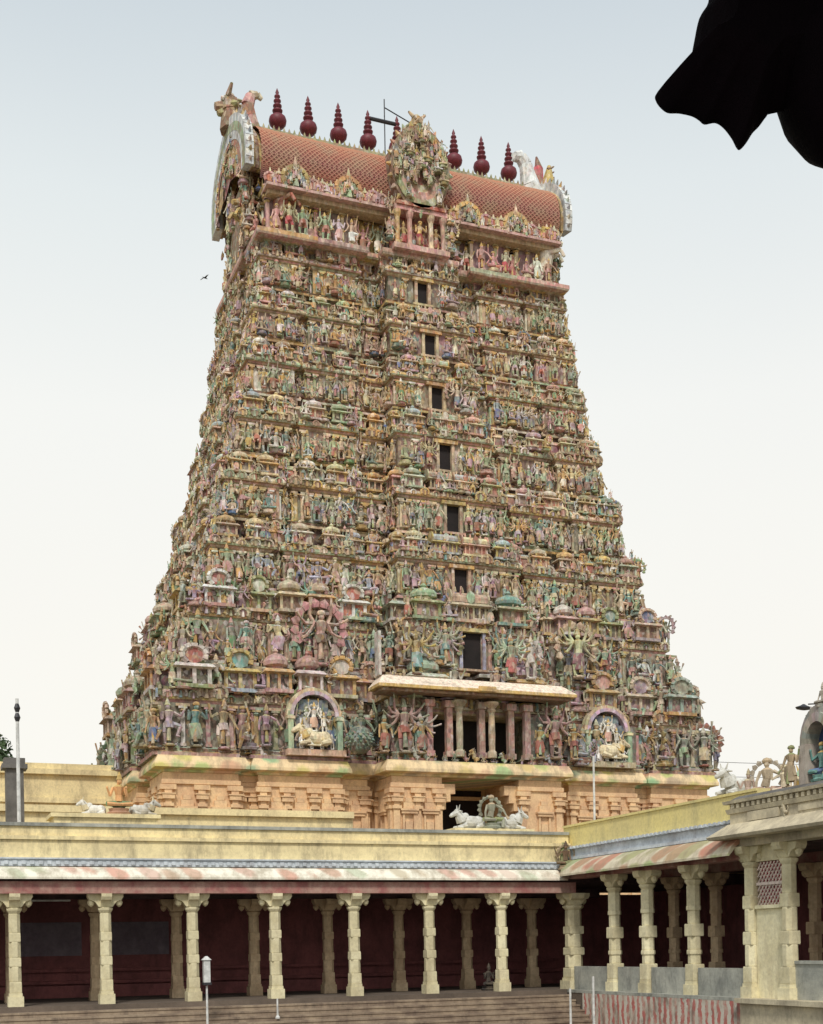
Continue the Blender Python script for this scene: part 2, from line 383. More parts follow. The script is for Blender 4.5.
# miniature shrines, unit height, facing -Y
def shrine(kind):
    m = MB(); w = {'kuta': .36, 'sala': .75, 'panjara': .34}[kind]
    m.box((-w,-.3,0),(w,.3,.08),I(2)); m.box((-w*.86,-.24,.08),(w*.86,.26,.40),I(1))
    for x in np.linspace(-w*.8, w*.8, 3 if kind != 'sala' else 6): m.box((x-.035,-.28,.08),(x+.035,-.235,.40),I(0))
    m.rings([[(-w*.9,-.28,.40),(w*.9,-.28,.40),(w*.9,.28,.40),(-w*.9,.28,.40)],[(-w*1.12,-.38,.43),(w*1.12,-.38,.43),(w*1.12,.38,.43),(-w*1.12,.38,.43)],
             [(-w*.95,-.27,.52),(w*.95,-.27,.52),(w*.95,.27,.52),(-w*.95,.27,.52)]],I(0))
    if kind == 'kuta': m.lathe([(.2,.52),(.2,.58),(.32,.62),(.33,.70),(.26,.80),(.10,.88),(.05,.90),(.08,.94),(.015,1.02)],(0,0,0),8,I(2))
    elif kind == 'panjara':
        m.box((-.2,-.2,.52),(.2,.25,.6),I(2))
        for a0 in range(8):
            t = PI*(-.15+1.3*a0/7); m.tube((.22*math.cos(t),-.27,.70+.2*math.sin(t)),(.22*math.cos(t+.5),-.27,.70+.2*math.sin(t+.5)),.06,.05,I(0),5)
        m.lathe([(.19,0),(.19,.06)],(0,0,0),8,I(3)); V = m.V[-1]; V[:] = np.stack([V[:,0], -V[:,2]-.2, V[:,1]+.70], 1)
        m.lathe([(.05,.9),(.07,.95),(.01,1.05)],(0,0,0),6,I(2))
    else:
        rows = []
        for x in (-w*.98, w*.98):
            rows.append([(x, -.26*math.cos(t)*(1.15 if .1<t/PI<.4 or .6<t/PI<.9 else 1), .54+.30*math.sin(t)) for t in np.linspace(0, PI, 8)])
        m.grid([[r_ for r_ in rw] for rw in rows],I(2)); m.box((-w*.9,-.2,.5),(w*.9,.2,.6),I(3))
        for x in (-w, w): m.lathe([(.3,0),(.3,.07)],(0,0,0),8,I(0)); V = m.V[-1]; V[:] = np.stack([V[:,2]+x-.035, V[:,0], V[:,1]+.64], 1)
        for x in (-w*.6, -w*.2, w*.2, w*.6): m.lathe([(.03,.82),(.06,.88),(.01,1.0)],(x,0,0),5,I(0))
        for x in (0,): m.lathe([(.17,0),(.17,.06)],(0,0,0),8,I(3)); V = m.V[-1]; V[:] = np.stack([V[:,0]+x, -V[:,2]-.25, V[:,1]+.66], 1)
    return T_of(m)
SH = {k: shrine(k) for k in ('kuta','sala','panjara')}
def kudu_t():
    m = MB()
    for q in range(7):
        t = PI*(-.2+1.4*q/7); t2 = t+PI*.2
        m.tube((.4*math.cos(t),-.06,.4+.36*math.sin(t)),(.4*math.cos(t2),-.06,.4+.36*math.sin(t2)),.11,.11,I(0),5)
    m.lathe([(.32,0),(.3,.1)],(0,0,0),8,I(3)); V = m.V[-1]; V[:] = np.stack([V[:,0], -V[:,2], V[:,1]+.4], 1)
    m.tube((0,-.06,.8),(0,-.06,1.12),.1,.02,I(2),5); m.tube((0,-.1,.1),(0,-.12,.55),.13,.08,I(1),5)
    return T_of(m)
KUDU = kudu_t()
def pil_t():
    m = MB(); m.box((-.07,-.06,0),(.07,.03,.07),I(0)); m.box((-.05,-.045,.07),(.05,.03,.78),I(0))
    m.lathe([(.05,.78),(.09,.82),(.05,.86)],(0,-.02,0),6,I(2)); m.box((-.1,-.09,.86),(.1,.03,.91),I(0)); m.box((-.16,-.09,.91),(.16,.03,.97),I(2))
    return T_of(m)
PIL = pil_t()

# ------------------------------------------------------------------ the great gateway tower
CX, CY = 28.45, 74.1
def bays(hw, hd, fc=.33, pc=1.1, notch=None, side=.30, sp=.5, sh=0):
    """rectilinear outline with projecting bays, counter-clockwise from front left"""
    F = [(-1,-.78,.35),(-.78,-.71,-.15),(-.71,-.43,.30),(-.43,-fc,-.25)]
    q = sh/hw; fl, fr = -fc+.03+q, fc+q-.045
    Fl = F[:3]+[(-.43,fl-.045,-.2),(fl-.045,fl,-1.0)]; Fr = [(fr,fr+.04,-.8),(fr+.04,max(fr+.08,.43),-.2),(max(fr+.08,.43),.71,.30),(.71,.78,-.15),(.78,1,.35)]
    F2 = Fl+[(fl,fr,pc)]+Fr
    if notch:
        nw, nd = notch; u = nw/hw
        F2 = Fl+[(fl,q-u,pc),(q-u,q+u,pc-nd),(q+u,fr,pc)]+Fr
    S = [(-1,-.62,.35),(-.62,-side-.06,-.15),(-side-.06,side+.06,sp),(side+.06,.62,-.15),(.62,1,.35)]
    B = F+[(-fc,fc,pc)]+[(-b,-a,p) for a,b,p in reversed(F)]
    P = []
    def seq(segs, f, last):
        out = []
        for k, (a, b, p) in enumerate(segs):
            if k > 0: out.append(f(a, p))
            if k < len(segs)-1: out.append(f(b, p))
        return out
    c = .35
    P.append((-hw-c,-hd-c)); P += seq(F2, lambda u, p: (u*hw, -hd-p), 0)
    P.append((hw+c,-hd-c)); P += seq(S, lambda u, p: (hw+p, u*hd), 0)
    P.append((hw+c,hd+c)); P += seq(B, lambda u, p: (-u*hw, hd+p), 0)
    P.append((-hw-c,hd+c)); P += seq(S, lambda u, p: (-hw-p, -u*hd), 0)
    return P
def off(P, o):
    n = len(P); out = []
    for i in range(n):
        a, b, c = P[i-1], P[i], P[(i+1) % n]
        def nrm(p, q):
            dx, dy = q[0]-p[0], q[1]-p[1]; l = math.hypot(dx, dy) or 1; return (dy/l, -dx/l)
        n1, n2 = nrm(a, b), nrm(b, c)
        if abs(n1[0]*n2[0]+n1[1]*n2[1]) > .9: out.append((b[0]+n1[0]*o, b[1]+n1[1]*o))
        else: out.append((b[0]+(n1[0]+n2[0])*o, b[1]+(n1[1]+n2[1])*o))
    return out
def stack(mb, P, prof, cols, cx=None, cy=CY):
    cx = CX if cx is None else cx
    n = len(P); V = []; F = []; C = []
    for k, (o, z) in enumerate(prof):
        V += [(x+cx, y+cy, z) for x, y in off(P, o)]
    for k in range(len(prof)-1):
        base = cols[k % len(cols)]
        for i in range(n):
            j = (i+1) % n; F.append((k*n+i, k*n+j, (k+1)*n+j, (k+1)*n+i))
            C.append(jit(base if R.random() < .7 else R.choice(TRIM+[base]*3), .1))
    F.append(tuple(range((len(prof)-1)*n, len(prof)*n))); C.append(SAN)
    F.append(tuple(reversed(range(n)))); C.append(SAN)
    mb.add(V, F, C)
def edges(P, o, cx=None, cy=CY):
    cx = CX if cx is None else cx
    Q = off(P, o); n = len(Q)
    for i in range(n):
        a, b = Q[i], Q[(i+1) % n]; dx, dy = b[0]-a[0], b[1]-a[1]; l = math.hypot(dx, dy)
        if l < .25: continue
        nx, ny = dy/l, -dx/l
        yield (a[0]+cx, a[1]+cy), (b[0]+cx, b[1]+cy), l, math.atan2(nx, -ny), (nx, ny)

tower = empty('gateway_tower', (CX, CY, -4.0), label='towering tapered temple gateway covered in tiers of painted stucco figures', cat='tower')
INV = (-CX, -CY, 4.0)
def tpart(mb, name, mat, parent=None, **k):
    o = mb.build(name, mat, parent or tower, **k)
    if parent is None: o.location = INV
    return o
def WOF(z):    # overall width with the figures, from the ground up
    return float(np.interp(z, [9.9,12.2,15.8,19.5,24.4,27.5,31.8,37.3,40.4], [34.4,34.0,31.1,27.7,25.1,23.4,21.7,20.0,19.4]))
ZT = [9.9,14.9,19.2,23.0,26.7,30.3,33.5,36.5,39.6]
SH0 = [.9,1.15,1.0,.85,.7,.45,.2,-.1]
statues = []    # (size key, builder) for figures kept as parts
crowd = MB()
nst = [0]
def put_fig(T, pos, h, ang, big, cols=None, sx=1):
    if big and nst[0] < 100:
        nst[0] += 1
        m = MB(); place(m, T, (0,0,0), h, 0, cols, sx)
        o = m.build('statue', M['stucco'], tower, loc=(pos[0]+INV[0], pos[1]+INV[1], pos[2]+INV[2]), rotz=ang)
    else: place(crowd, T, pos, h, ang, cols, sx)
def choose():
    q = R.random()
    return R.choice(FIG['stand'] if q < .5 else FIG['dance'] if q < .66 else FIG['sit'] if q < .78 else FIG['many'] if q < .88 else FIG['halo'])

storeys = []
for t in range(8):
    z0, z1 = ZT[t], ZT[t+1]; h = z1-z0
    W = WOF(z0+h*.36)-2.0
    hw = W/2; inset = (33-W-1)*.31*.5*2/1
    hd = 9.6-(33-(W+2))*.31-1.0+ (0.0)
    fc = .345-.012*t; pc = 1.15 if t > 0 else 1.5
    lo = z0-(.30*(ZT[t]-ZT[t-1]) if t else 0)
    notch = (3.0, 2.2) if t == 0 else (.55, .9)
    sh = SH0[t]; WX = CX+sh; P = bays(hw, hd, fc, pc, None, sh=sh); PN = bays(hw, hd, fc, pc, notch, sh=sh)
    mb = MB()
    wallc = [R.choice([MAU, BRN, (.20,.15,.11), (.17,.18,.13), (.25,.17,.14)]) for _ in range(1)]  # dark wall tones paint in the shade behind the figures
    trim = [R.choice(TRIM) for _ in range(8)]; trim[4] = R.choice([CRM,WHT,CRM,PGR]); trim[5] = R.choice([CRM,PNK,WHT]); trim[3] = SAN; trim[7] = PNK
    zz = lambda f: z0+f*h
    stack(mb, PN, [(0,lo-.01),(0,z0),(.26,z0+.002),(.28,zz(.035)),(.14,zz(.05)),(.20,zz(.08)),(.04,zz(.10)),(0,zz(.105)),(0,zz(.54))],
          [DRK, wallc[0], trim[0], trim[1], BRN, trim[2], wallc[0], wallc[0]])
    rd = .55 if t == 0 else .38 if t == 1 else .10
    P2 = off(P, -rd) if t < 2 else P; rd2 = rd if t >= 2 else 0
    stack(mb, P2, [(.02,zz(.541)),(.10,zz(.56)),(.12,zz(.585)),(.26,zz(.59)),(.30,zz(.615)),(.24,zz(.655)),(.16,zz(.685)),(.10,zz(.69)),(.10,zz(.72))],
          [trim[3], trim[7], SAN, trim[4], trim[4], trim[5], SAN, trim[6]])
    # pilasters, figures on the wall, small arches on the cornice, miniature shrines on the ledge
    hwall = .44*h
    for (a, b, l, ang, nr) in edges(P, 0):
        back = nr[1] > .5; right = nr[0] > .5; front = nr[1] < -.5
        centre = front and l > hw*.4 and abs((a[0]+b[0])/2-WX) < 1
        step = .46 if t > 1 else .72
        if t == 0: step = .98
        if back or right: step *= 1.6
        nfig = max(1, int(l/step))
        for k in range(nfig+1):
            f = k/nfig; x, y = a[0]+(b[0]-a[0])*f, a[1]+(b[1]-a[1])*f
            x -= (.1 if k == nfig else -.1 if k == 0 else 0)*(b[0]-a[0])/l; y -= (.1 if k == nfig else -.1 if k == 0 else 0)*(b[1]-a[1])/l
            if centre and abs(x-WX) < (3.2 if t == 0 else .95): continue
            if R.random() < .8:
                c = jit(R.choice(TRIM)); place(mb, PIL, (x+nr[0]*.03, y+nr[1]*.03, zz(.10)), hwall, ang, [c, c, jit(R.choice(TRIM)), c])
        for k in range(nfig):
            f = (k+.5+R.uniform(-.12,.12))/nfig; x, y = a[0]+(b[0]-a[0])*f, a[1]+(b[1]-a[1])*f
            if centre and abs(x-WX) < (3.4 if t == 0 else .85): continue
            hh = hwall*R.uniform(.74,1.06)
            if t == 0: hh = R.uniform(2.0,2.5)
            if t == 1: hh = R.uniform(1.6,2.1)
            oo = .24+.1*R.random()
            if R.random() < .3: place(crowd, choose(), (x+nr[0]*(oo+.2)+R.uniform(-.25,.25), y+nr[1]*(oo+.2), zz(.05)), hh*.62, ang+R.uniform(-.4,.4), sx=1.1)
            if R.random() < .95: put_fig(choose(), (x+nr[0]*oo, y+nr[1]*oo, zz(.075)+R.uniform(0,.12)*h*.5), hh, ang+R.uniform(-.3,.3), t < 3 and not back and not right, sx=R.uniform(1,1.15))
    for (a, b, l, ang, nr) in edges(P2, .26):
        back = nr[1] > .5; right = nr[0] > .5
        nk = max(1, int(l/(.62 if not (back or right) else 1.3)))
        for k in range(nk):
            f = (k+.5)/nk; x, y = a[0]+(b[0]-a[0])*f, a[1]+(b[1]-a[1])*f
            s_ = R.choice([.17,.2,.26,.34])*h*.62
            place(mb, KUDU, (x, y, zz(.585)), s_, ang, [jit(R.choice(TRIM)), jit(R.choice(SKINS)), jit(R.choice(TRIM)), jit(BRN)])
    Wn = WOF(z1+.3*(ZT[t+1]-z0)*.9)-2.0 if t < 7 else W-.8
    for (a, b, l, ang, nr) in edges(P2, .02):
        back = nr[1] > .5; right = nr[0] > .5; front = nr[1] < -.5
        if back: continue
        hs = (.48 if t < 2 else .36)*h
        if l > hs*1.4:
            kinds = ['kuta']+['sala' if R.random() < .5 else 'panjara' for _ in range(max(0, int(l/(hs*1.5))-1))]+['kuta']
        else: kinds = ['panjara']
        for k, kd in enumerate(kinds):
            f = (k+.5)/len(kinds); x, y = a[0]+(b[0]-a[0])*f, a[1]+(b[1]-a[1])*f
            if t == 0 and front and abs(x-WX) < 1.5: continue
            w_ = {'kuta': .36, 'sala': .75, 'panjara': .34}[kd]; room = l/len(kinds)
            sx = min(1.2, room/(w_*2.3*hs))
            c = jit(R.choice(TRIM)); place(mb, SH[kd], (x+nr[0]*(-.05), y+nr[1]*(-.05), zz(.70)), hs, ang, [c, jit(R.choice([DRK,BRN,MAU,BRK])), jit(R.choice(TRIM+SKINS)), jit(R.choice(CLOTH))], sx)
        nf = max(1, int(l/(.34 if t > 0 else .48)))*(1 if not right else 1)
        for k in range(nf):
            if R.random() < .2: continue
            f = (k+R.uniform(.3,.7))/nf; x, y = a[0]+(b[0]-a[0])*f, a[1]+(b[1]-a[1])*f
            hf = h*(R.uniform(.26,.42) if t < 2 else R.uniform(.20,.31))
            if t == 0 and front and abs(x-WX) < .9: continue
            place(crowd, choose(), (x+nr[0]*R.uniform(.1,.42), y+nr[1]*R.uniform(.1,.42), zz(.685)), hf, ang+R.uniform(-.4,.4), sx=1.15)
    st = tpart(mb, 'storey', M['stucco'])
    storeys.append(st)
    # the window on the centre line
    if t > 0:
        yf = CY-hd-pc; ww = (.62 if t == 1 else .46-.02*t); wz0 = zz(.10); wz1 = zz(.10)+(2.05 if t == 1 else .42*h)
        m = MB(); c = jit(PBL if t == 1 else SAN); wx = WX
        m.box((wx-ww-.17,yf-.12,wz0),(wx-ww,yf+.6,wz1),c); m.box((wx+ww,yf-.12,wz0),(wx+ww+.17,yf+.6,wz1),c)
        m.box((wx-ww-.34,yf-.22,wz1),(wx+ww+.34,yf+.6,wz1+.2),jit(OCH)); m.box((wx-ww-.3,yf-.24,wz0-.12),(wx+ww+.3,yf+.55,wz0),jit(SAN))
        w = m.build('window', M['stucco'], st)
        m = MB(); m.box((wx-ww+.01,yf+.10,wz0-.05),(wx+ww-.01,yf+.7,wz1-.01),DRK); m.build('window_shade_box', M['dark'], w)  # solid dark box paints the shade inside the window
        if t == 1:
            for s in (-1, 1): place(crowd, FIG['many'][0 if s < 0 else 2], (wx+s*1.75, yf-.35, zz(.1)), 2.3, 0)
    # big corner riders that roughen the outline
    for sx_, sy_ in ((-1,-1),(1,-1),(-1,1),(1,1)):
        for q in range(3 if t > 1 else 1):
            px_, py_ = CX+sx_*(hw+.55-.15*q-(rd2 if q else 0)), CY+sy_*(hd+.55-.15*q-(rd2 if q else 0))
            place(crowd, R.choice(FIG['stand']+FIG['halo']+FIG['dance']), (px_, py_, zz([.06,.68,.95][q])), h*[.42,.34,.2][q], math.atan2(sx_, -sy_)*.9)
        if t > 1: place(crowd, YALI, (CX+sx_*(hw+.3-rd2), CY+sy_*(hd+.3-rd2), zz(.70)), h*.24, (0 if sx_ < 0 else PI)+sx_*sy_*.5)

# niches with white riders on a bull, left and right of the centre on the lowest storey
hw0 = (WOF(9.9+1.56)-2)/2; hd0 = 9.6-(33-(hw0*2+2))*.31-1.0
for s in (-1, 1):
    nx = CX+s*hw0*.57+(.95 if s < 0 else .15); ny = CY-hd0-.30-.25
    m = MB()
    for q in range(14):
        t0 = PI*q/14; t1 = PI*(q+1)/14
        for (r0, r1, y_, cc) in ((1.14,1.33,-.12,LIL),(1.33,1.50,-.05,SAN)):
            v = []
            for (tt, rr) in ((t0,r0),(t1,r0),(t1,r1),(t0,r1)):
                v.append((nx+rr*math.cos(tt), ny+y_, 12.2+rr*math.sin(tt)*1.0))
            m.add(v+[(x, ny+.4, z) for x, _, z in v], [(3,2,1,0),(4,5,6,7),(0,1,5,4),(1,2,6,5),(2,3,7,6),(3,0,4,7)], jit(cc))
    for ss in (-1, 1):
        m.box((nx+ss*1.34-.14,ny-.25,10.4),(nx+ss*1.34+.14,ny+.4,12.22),jit(PGR)); m.box((nx+ss*1.34-.2,ny-.3,12.0),(nx+ss*1.34+.2,ny+.4,12.15),jit(CRM))
    m.box((nx-1.6,ny-.45,10.1),(nx+1.6,ny+.4,10.42),jit(SAN)); m.box((nx-1.2,ny+.1,10.42),(nx+1.2,ny+.3,12.6),(.10,.14,.18)); m.box((nx-.8,ny+.1,12.602),(nx+.8,ny+.3,13.1),(.10,.14,.18))
    place(m, BULL, (nx, ny-.25, 10.6), 1.55, 0 if s < 0 else PI, [CRM, WHT, OCH, CRM])
    place(m, FIG['halo'][1], (nx-.1, ny-.25, 11.35), 1.5, 0, [WHT, jit(PNK), OCH, WHT]); place(m, FIG['stand'][3], (nx+.45, ny-.3, 11.2), 1.15, 0, [WHT, WHT, OCH, WHT])
    for q in range(4): place(m, FIG['stand'][q], (nx-.85+.56*q, ny-.4, 10.44), .8, 0, [(.8,.8,.78)]*4)
    m2 = m
    tpart(m, 'niche', M['clean'])
tpart(crowd, 'statue_crowd', M['stucco'])['kind'] = 'stuff'

# portico of the lowest storey
yc0 = CY-hd0-1.5; CX0 = CX; CX = CX+.75
m = MB(); hx = hw0*.345+.6
def chajja(mb, x0, x1, yb, yf, zt, drop, th, c1, c2):
    mb.rings([[(x0+.9,yb,zt),(x1-.9,yb,zt),(x1-.9,yb,zt-.01),(x0+.9,yb,zt-.01)]]*1, c1, False) if 0 else None
    A = [(x0+.5,yb,zt),(x1-.5,yb,zt),(x1-.5,yf+.8,zt),(x0+.5,yf+.8,zt)]
    B = [(x0,yb,zt-drop),(x1,yb,zt-drop),(x1,yf,zt-drop),(x0,yf,zt-drop)]
    C = [(x,y,zt-drop-th) for x,y,z in B]
    D = [(x0+.25,yb,zt-drop-th-.02),(x1-.25,yb,zt-drop-th-.02),(x1-.25,yf+.25,zt-drop-th-.02),(x0+.25,yf+.25,zt-drop-th-.02)]
    E_ = [(x,y,z-.14) for x,y,z in D]
    mb.rings([A,B],c1); mb.rings([B,C],c2); mb.rings([D,E_],BRN)
chajja(m, CX-hx-.0, CX+hx-.75, yc0+.4, yc0-1.3, 14.3, .58, .16, (.80,.66,.54), OCH)
m.box((CX-.5,yc0-1.36,13.6),(CX+.5,yc0-1.25,13.85),jit(OCH))
tpart(m, 'portico_roof', M['clean'])
for k, x in enumerate((-2.9,-1.75,-1.25,.15,.65,1.9,2.9)):
    m = MB(); c = jit(CRM if k in (2,4) else PNK); X = CX+x; Y = yc0-(.35 if k in (2,4) else .05)
    if k in (2, 4): m.lathe([(.26,10.2),(.26,10.5),(.17,10.6),(.19,11.5),(.16,12.6),(.24,12.75),(.2,12.85),(.42,13.1),(.42,13.2)],(X,Y,0),12,c)
    else: m.box((X-.17,Y-.17,10.2),(X+.17,Y+.17,12.85),c); m.box((X-.28,Y-.28,12.85),(X+.28,Y+.28,13.2),jit(c)); m.box((X-.24,Y-.24,10.2),(X+.24,Y+.24,10.5),jit(c))
    tpart(m, 'pillar', M['stucco'])
m = MB(); m.box((CX-2.99,yc0+2.12,10.3),(CX+2.99,yc0+2.19,12.7),DRK); tpart(m, 'portico_shade_sheet', M['dark'])  # dark sheet stands in for the shade deep in the portico
for s in (-1, 1):
    for q, (dx, hh) in enumerate(((4.45,2.75),(5.6,2.0),(3.5,2.0))):
        T = FIG['many'][(q+1+s) % 6] if q == 0 else R.choice(FIG['stand'])
        mm = MB(); place(mm, T, (0,0,0), hh, 0, [jit(PNK if q == 0 else OCH), jit(BRK), jit(PGR), jit(SAN)])
        mm.build('guardian_statue', M['stucco'], tower, loc=(CX+s*dx+INV[0], yc0-.45+INV[1], 10.25+INV[2]))
# big rosette figures right above the portico and pot shaped ornament beside it
m = MB()
def relief(T, p, h, cols=None):
    mm = MB(); place(mm, T, (0,0,0), h, 0, cols); mm.build('deity_relief', M['stucco'], tower, loc=(p[0]+INV[0],p[1]+INV[1],p[2]+INV[2]))
m.lathe([(.25,10.2),(.5,10.35),(.7,10.9),(.55,11.4),(.3,11.6),(.4,11.8)],(CX-hx-.7,yc0-.1,0),12,(.10,.2,.16))
for q in range(7):
    for w_ in range(14):
        t_ = 2*PI*(w_+.5*(q%2))/14; rr_ = [.5,.62,.7,.72,.68,.62,.5][q]; m.tube((CX-hx-.7+rr_*.8*math.cos(t_),yc0-.1+rr_*.8*math.sin(t_),10.45+.15*q),(CX-hx-.7+rr_*1.12*math.cos(t_),yc0-.1+rr_*1.12*math.sin(t_),10.42+.15*q),.09,.04,jit(R.choice([TEA,PGR,GRN])),5)
tpart(m, 'pot_ornament', M['stucco'])
relief(FIG['halo'][2], (CX+3.1, yc0-.3, 14.6), 2.3, [WHT, WHT, CRM, WHT]); relief(FIG['many'][4], (CX+1.9, yc0-.3, 14.5), 2.4, [jit(PGR), jit(BRK), jit(OCH), jit(PGR)])
relief(FIG['many'][1], (CX-3.6, yc0-.2, 14.5), 2.3); relief(FIG['many'][3], (CX+6.9, yc0+1.2, 15.2), 2.8)
relief(FIG['many'][5], (CX-8.3, yc0+1.6, 15.0), 3.1, [jit(PNK), jit(BRN), jit(CRM), jit(PNK)])
m = MB(); m.box((CX-hx+.3,yc0-.5,14.3),(CX-hx+.45,yc0+.1,16.6),WHT); tpart(m, 'white_slab', M['stucco'])


CX = CX0
# granite storey
hwB, hdB = 15.75, 8.95
PB = bays(hwB, hdB, .355, 1.7, (2.3, 5.0), .3, .6, .75); PBc = bays(hwB, hdB, .355, 1.7, None, .3, .6, .75)
m = MB()
stack(m, PB, [(.5,-4.0),(.5,-2.5),(.3,-2.2),(.35,-1.4),(.05,-1.2),(.05,-.4),(.25,-.2),(.25,.4),(.1,.5),(0,.6),(0,8.45),(.12,8.5),(.12,8.7),(.02,8.75),(.02,9.08)], [SAN])
GR = m
for (a, b, l, ang, nr) in edges(PB, 0):
    if l < .5: continue
    if abs((a[0]+b[0])/2-CX-.75) < 2.6 and nr[1] < -.5 : continue
    if abs((a[0]+b[0])/2-CX-.75) < 2.6 and (a[1]+b[1])/2 < CY: continue
    n_ = max(2, int(l/1.35)+1)
    for k in range(n_):
        f = k/(n_-1); x, y = a[0]+(b[0]-a[0])*f, a[1]+(b[1]-a[1])*f
        x += (.2 if k == 0 else -.2 if k == n_-1 else 0)*(b[0]-a[0])/l; y += (.2 if k == 0 else -.2 if k == n_-1 else 0)*(b[1]-a[1])/l
        c_, s_ = math.cos(ang), math.sin(ang)
        def lb(u0,v0,z0_,u1,v1,z1_):
            j_ = R.uniform(.001,.012); z0_ += R.uniform(0,.004); z1_ -= R.uniform(.001,.006); u0 -= j_; u1 += j_; v0 -= j_
            q = [(u0,v0),(u1,v0),(u1,v1),(u0,v1)]; pts = [(x+c_*u-s_*v, y+s_*u+c_*v) for u, v in q]
            GR.rings([[(p[0],p[1],z0_) for p in pts],[(p[0],p[1],z1_) for p in pts]],SAN)
        lb(-.17,-.13,.62,.17,.05,7.35); lb(-.25,-.21,7.35,.25,.05,7.52); lb(-.15,-.15,7.52,.15,.05,7.72); lb(-.30,-.26,7.72,.30,.05,7.95); lb(-.36,-.30,7.95,.36,.05,8.02); lb(-.18,-.16,8.02,.18,.05,8.2); lb(-.40,-.2,8.2,.40,.05,8.46)
        if k < n_-1 and l > 1.6 and nr[1] < -.5 or (k < n_-1 and nr[0] < -.5 and l > 1.6):
            g = .5*l/(n_-1); x, y = x+(b[0]-a[0])/l*g, y+(b[1]-a[1])/l*g
            lb(-.36,-.12,4.6,-.26,.03,7.1); lb(.26,-.12,4.6,.36,.03,7.1); lb(-.44,-.2,7.1,.44,.03,7.25); lb(-.5,-.26,7.252,.5,.03,7.36); lb(-.32,-.14,7.37,.32,.03,7.7); lb(-.2,-.12,7.71,.2,.03,7.95); lb(-.2,-.10,5.2,.2,.03,6.7)
tpart(m, 'granite_storey', M['granite'])
m = MB()
for s in (-1, 1): # stepped corbels at the gate head
    m = MB(); CX = CX0+.75
    for q in range(3): m.box((CX+s*2.3-(.0 if s > 0 else -.0)-(.28*(q+1) if s > 0 else 0), CY-hdB-1.6, 7.4+.42*q), (CX+s*2.3+(.28*(q+1) if s < 0 else 0), CY-hdB-1.0, 7.82+.42*q+(0.002 if q < 2 else .1)), SAN)
    tpart(m, 'gate_corbel', M['granite'])
m = MB(); m.box((CX-2.28,CY-hdB+3.2,-4),(CX+2.28,CY-hdB+3.28,9.05),DRK); tpart(m, 'gate_shade_sheet', M['dark']); CX = CX0  # dark sheet stands in for the shade inside the gateway
m = MB()
stack(m, PBc, [(.0,9.082),(.10,9.10),(.14,9.2),(.45,9.26),(.52,9.29),(.52,9.45),(.44,9.66),(.36,9.82),(.34,9.895)], [SAN])
def uvc(V): return np.stack([V[:,0]+V[:,1]*.83, V[:,2]*1.0], 1)
tpart(m, 'granite_cornice', M['ledge'], uv=uvc)
# row of little animals and figures along the granite cornice
m = MB()
for (a, b, l, ang, nr) in edges(PBc, .12):
    if nr[1] > .5: continue
    n_ = max(1, int(l/.55))
    for k in range(n_):
        f = (k+.5)/n_; place(m, R.choice([YALI, FIG['sit'][0], FIG['sit'][3], FIG['stand'][2], YALI]), (a[0]+(b[0]-a[0])*f, a[1]+(b[1]-a[1])*f, 9.86), R.uniform(.45,.62), ang, None)
tpart(m, 'frieze', M['stucco'])['kind'] = 'stuff'

# ------------------------------------------------------------------ crown of the tower
zt = 39.6; hwT = 8.65; hdT = 4.0; TX = 28.25; TYc = 73.2
m = MB(); PT = bays(hwT, hdT, .24, .6)
stack(m, PT, [(.2,39.15),(.55,39.2),(.6,39.3),(.6,39.52),(.45,39.6)], [PNK,(.5,.36,.30),PNK,(.45,.3,.27)], TX, TYc)
tpart(m, 'terrace', M['stucco'])
m = MB(); PG = bays(hwT-.25, hdT-.35, .2, .5)
stack(m, PG, [(0,39.4),(.2,39.62),(.2,39.9),(0,39.95),(0,41.8),(.1,41.85),(.3,41.95),(.35,42.15),(.25,42.3),(.2,42.4),(.2,42.8),(0,42.85)], [BRN,OCH,BRN,MAU,BRN,DRK,OCH,PNK,BRN,(.3,.1,.12),MAU], TX, TYc)
for (a, b, l, ang, nr) in edges(PG, 0, TX, TYc):
    if nr[1] > .5: continue
    n_ = max(1, int(l/.62))
    for k in range(n_+1):
        f = k/n_; c = jit(R.choice([CRM,WHT,PNK])); place(m, PIL, (a[0]+(b[0]-a[0])*f+nr[0]*.02, a[1]+(b[1]-a[1])*f+nr[1]*.02, 39.95), 1.85, ang, [c,c,OCH,c])
    for k in range(n_):
        f = (k+.5)/n_; x, y = a[0]+(b[0]-a[0])*f, a[1]+(b[1]-a[1])*f
        place(m, choose(), (x+nr[0]*.55, y+nr[1]*.55, 39.62), R.uniform(1.35,1.75), ang, [jit(R.choice([WHT,PNK,CRM,PGR])), jit(R.choice([BRK,(.50,.06,.09),(.50,.06,.09),WHT,PNK,BRK])), OCH, CRM])
        place(m, R.choice(FIG['sit']), (x+nr[0]*.35, y+nr[1]*.35, 42.3), .75, ang)
        place(m, KUDU, (x+nr[0]*.7, y+nr[1]*.7, 41.9), .5, ang, [OCH, PNK, CRM, BRN])
    if nr[1] < -.5 and l > 3:
        for f in ((.5,) if l < 3.4 else (.3,.8) if a[0] < TX-1 else (.2,.7)):
            if abs(a[0]+(b[0]-a[0])*f-TX) < 2: continue
            x, y = a[0]+(b[0]-a[0])*f, a[1]-.55
            place(m, KUDU, (x, y, 42.3), 1.9, 0, [jit(OCH), jit(PGR), jit(CRM), jit(TEA)])
            for q in range(5): place(m, R.choice(FIG['halo']), (x-.8+.4*q, y-.25, 42.2+.3*(2-abs(q-2))), .85, 0)
tpart(m, 'crown_storey', M['clean'])
m = MB(); xq = 19.5
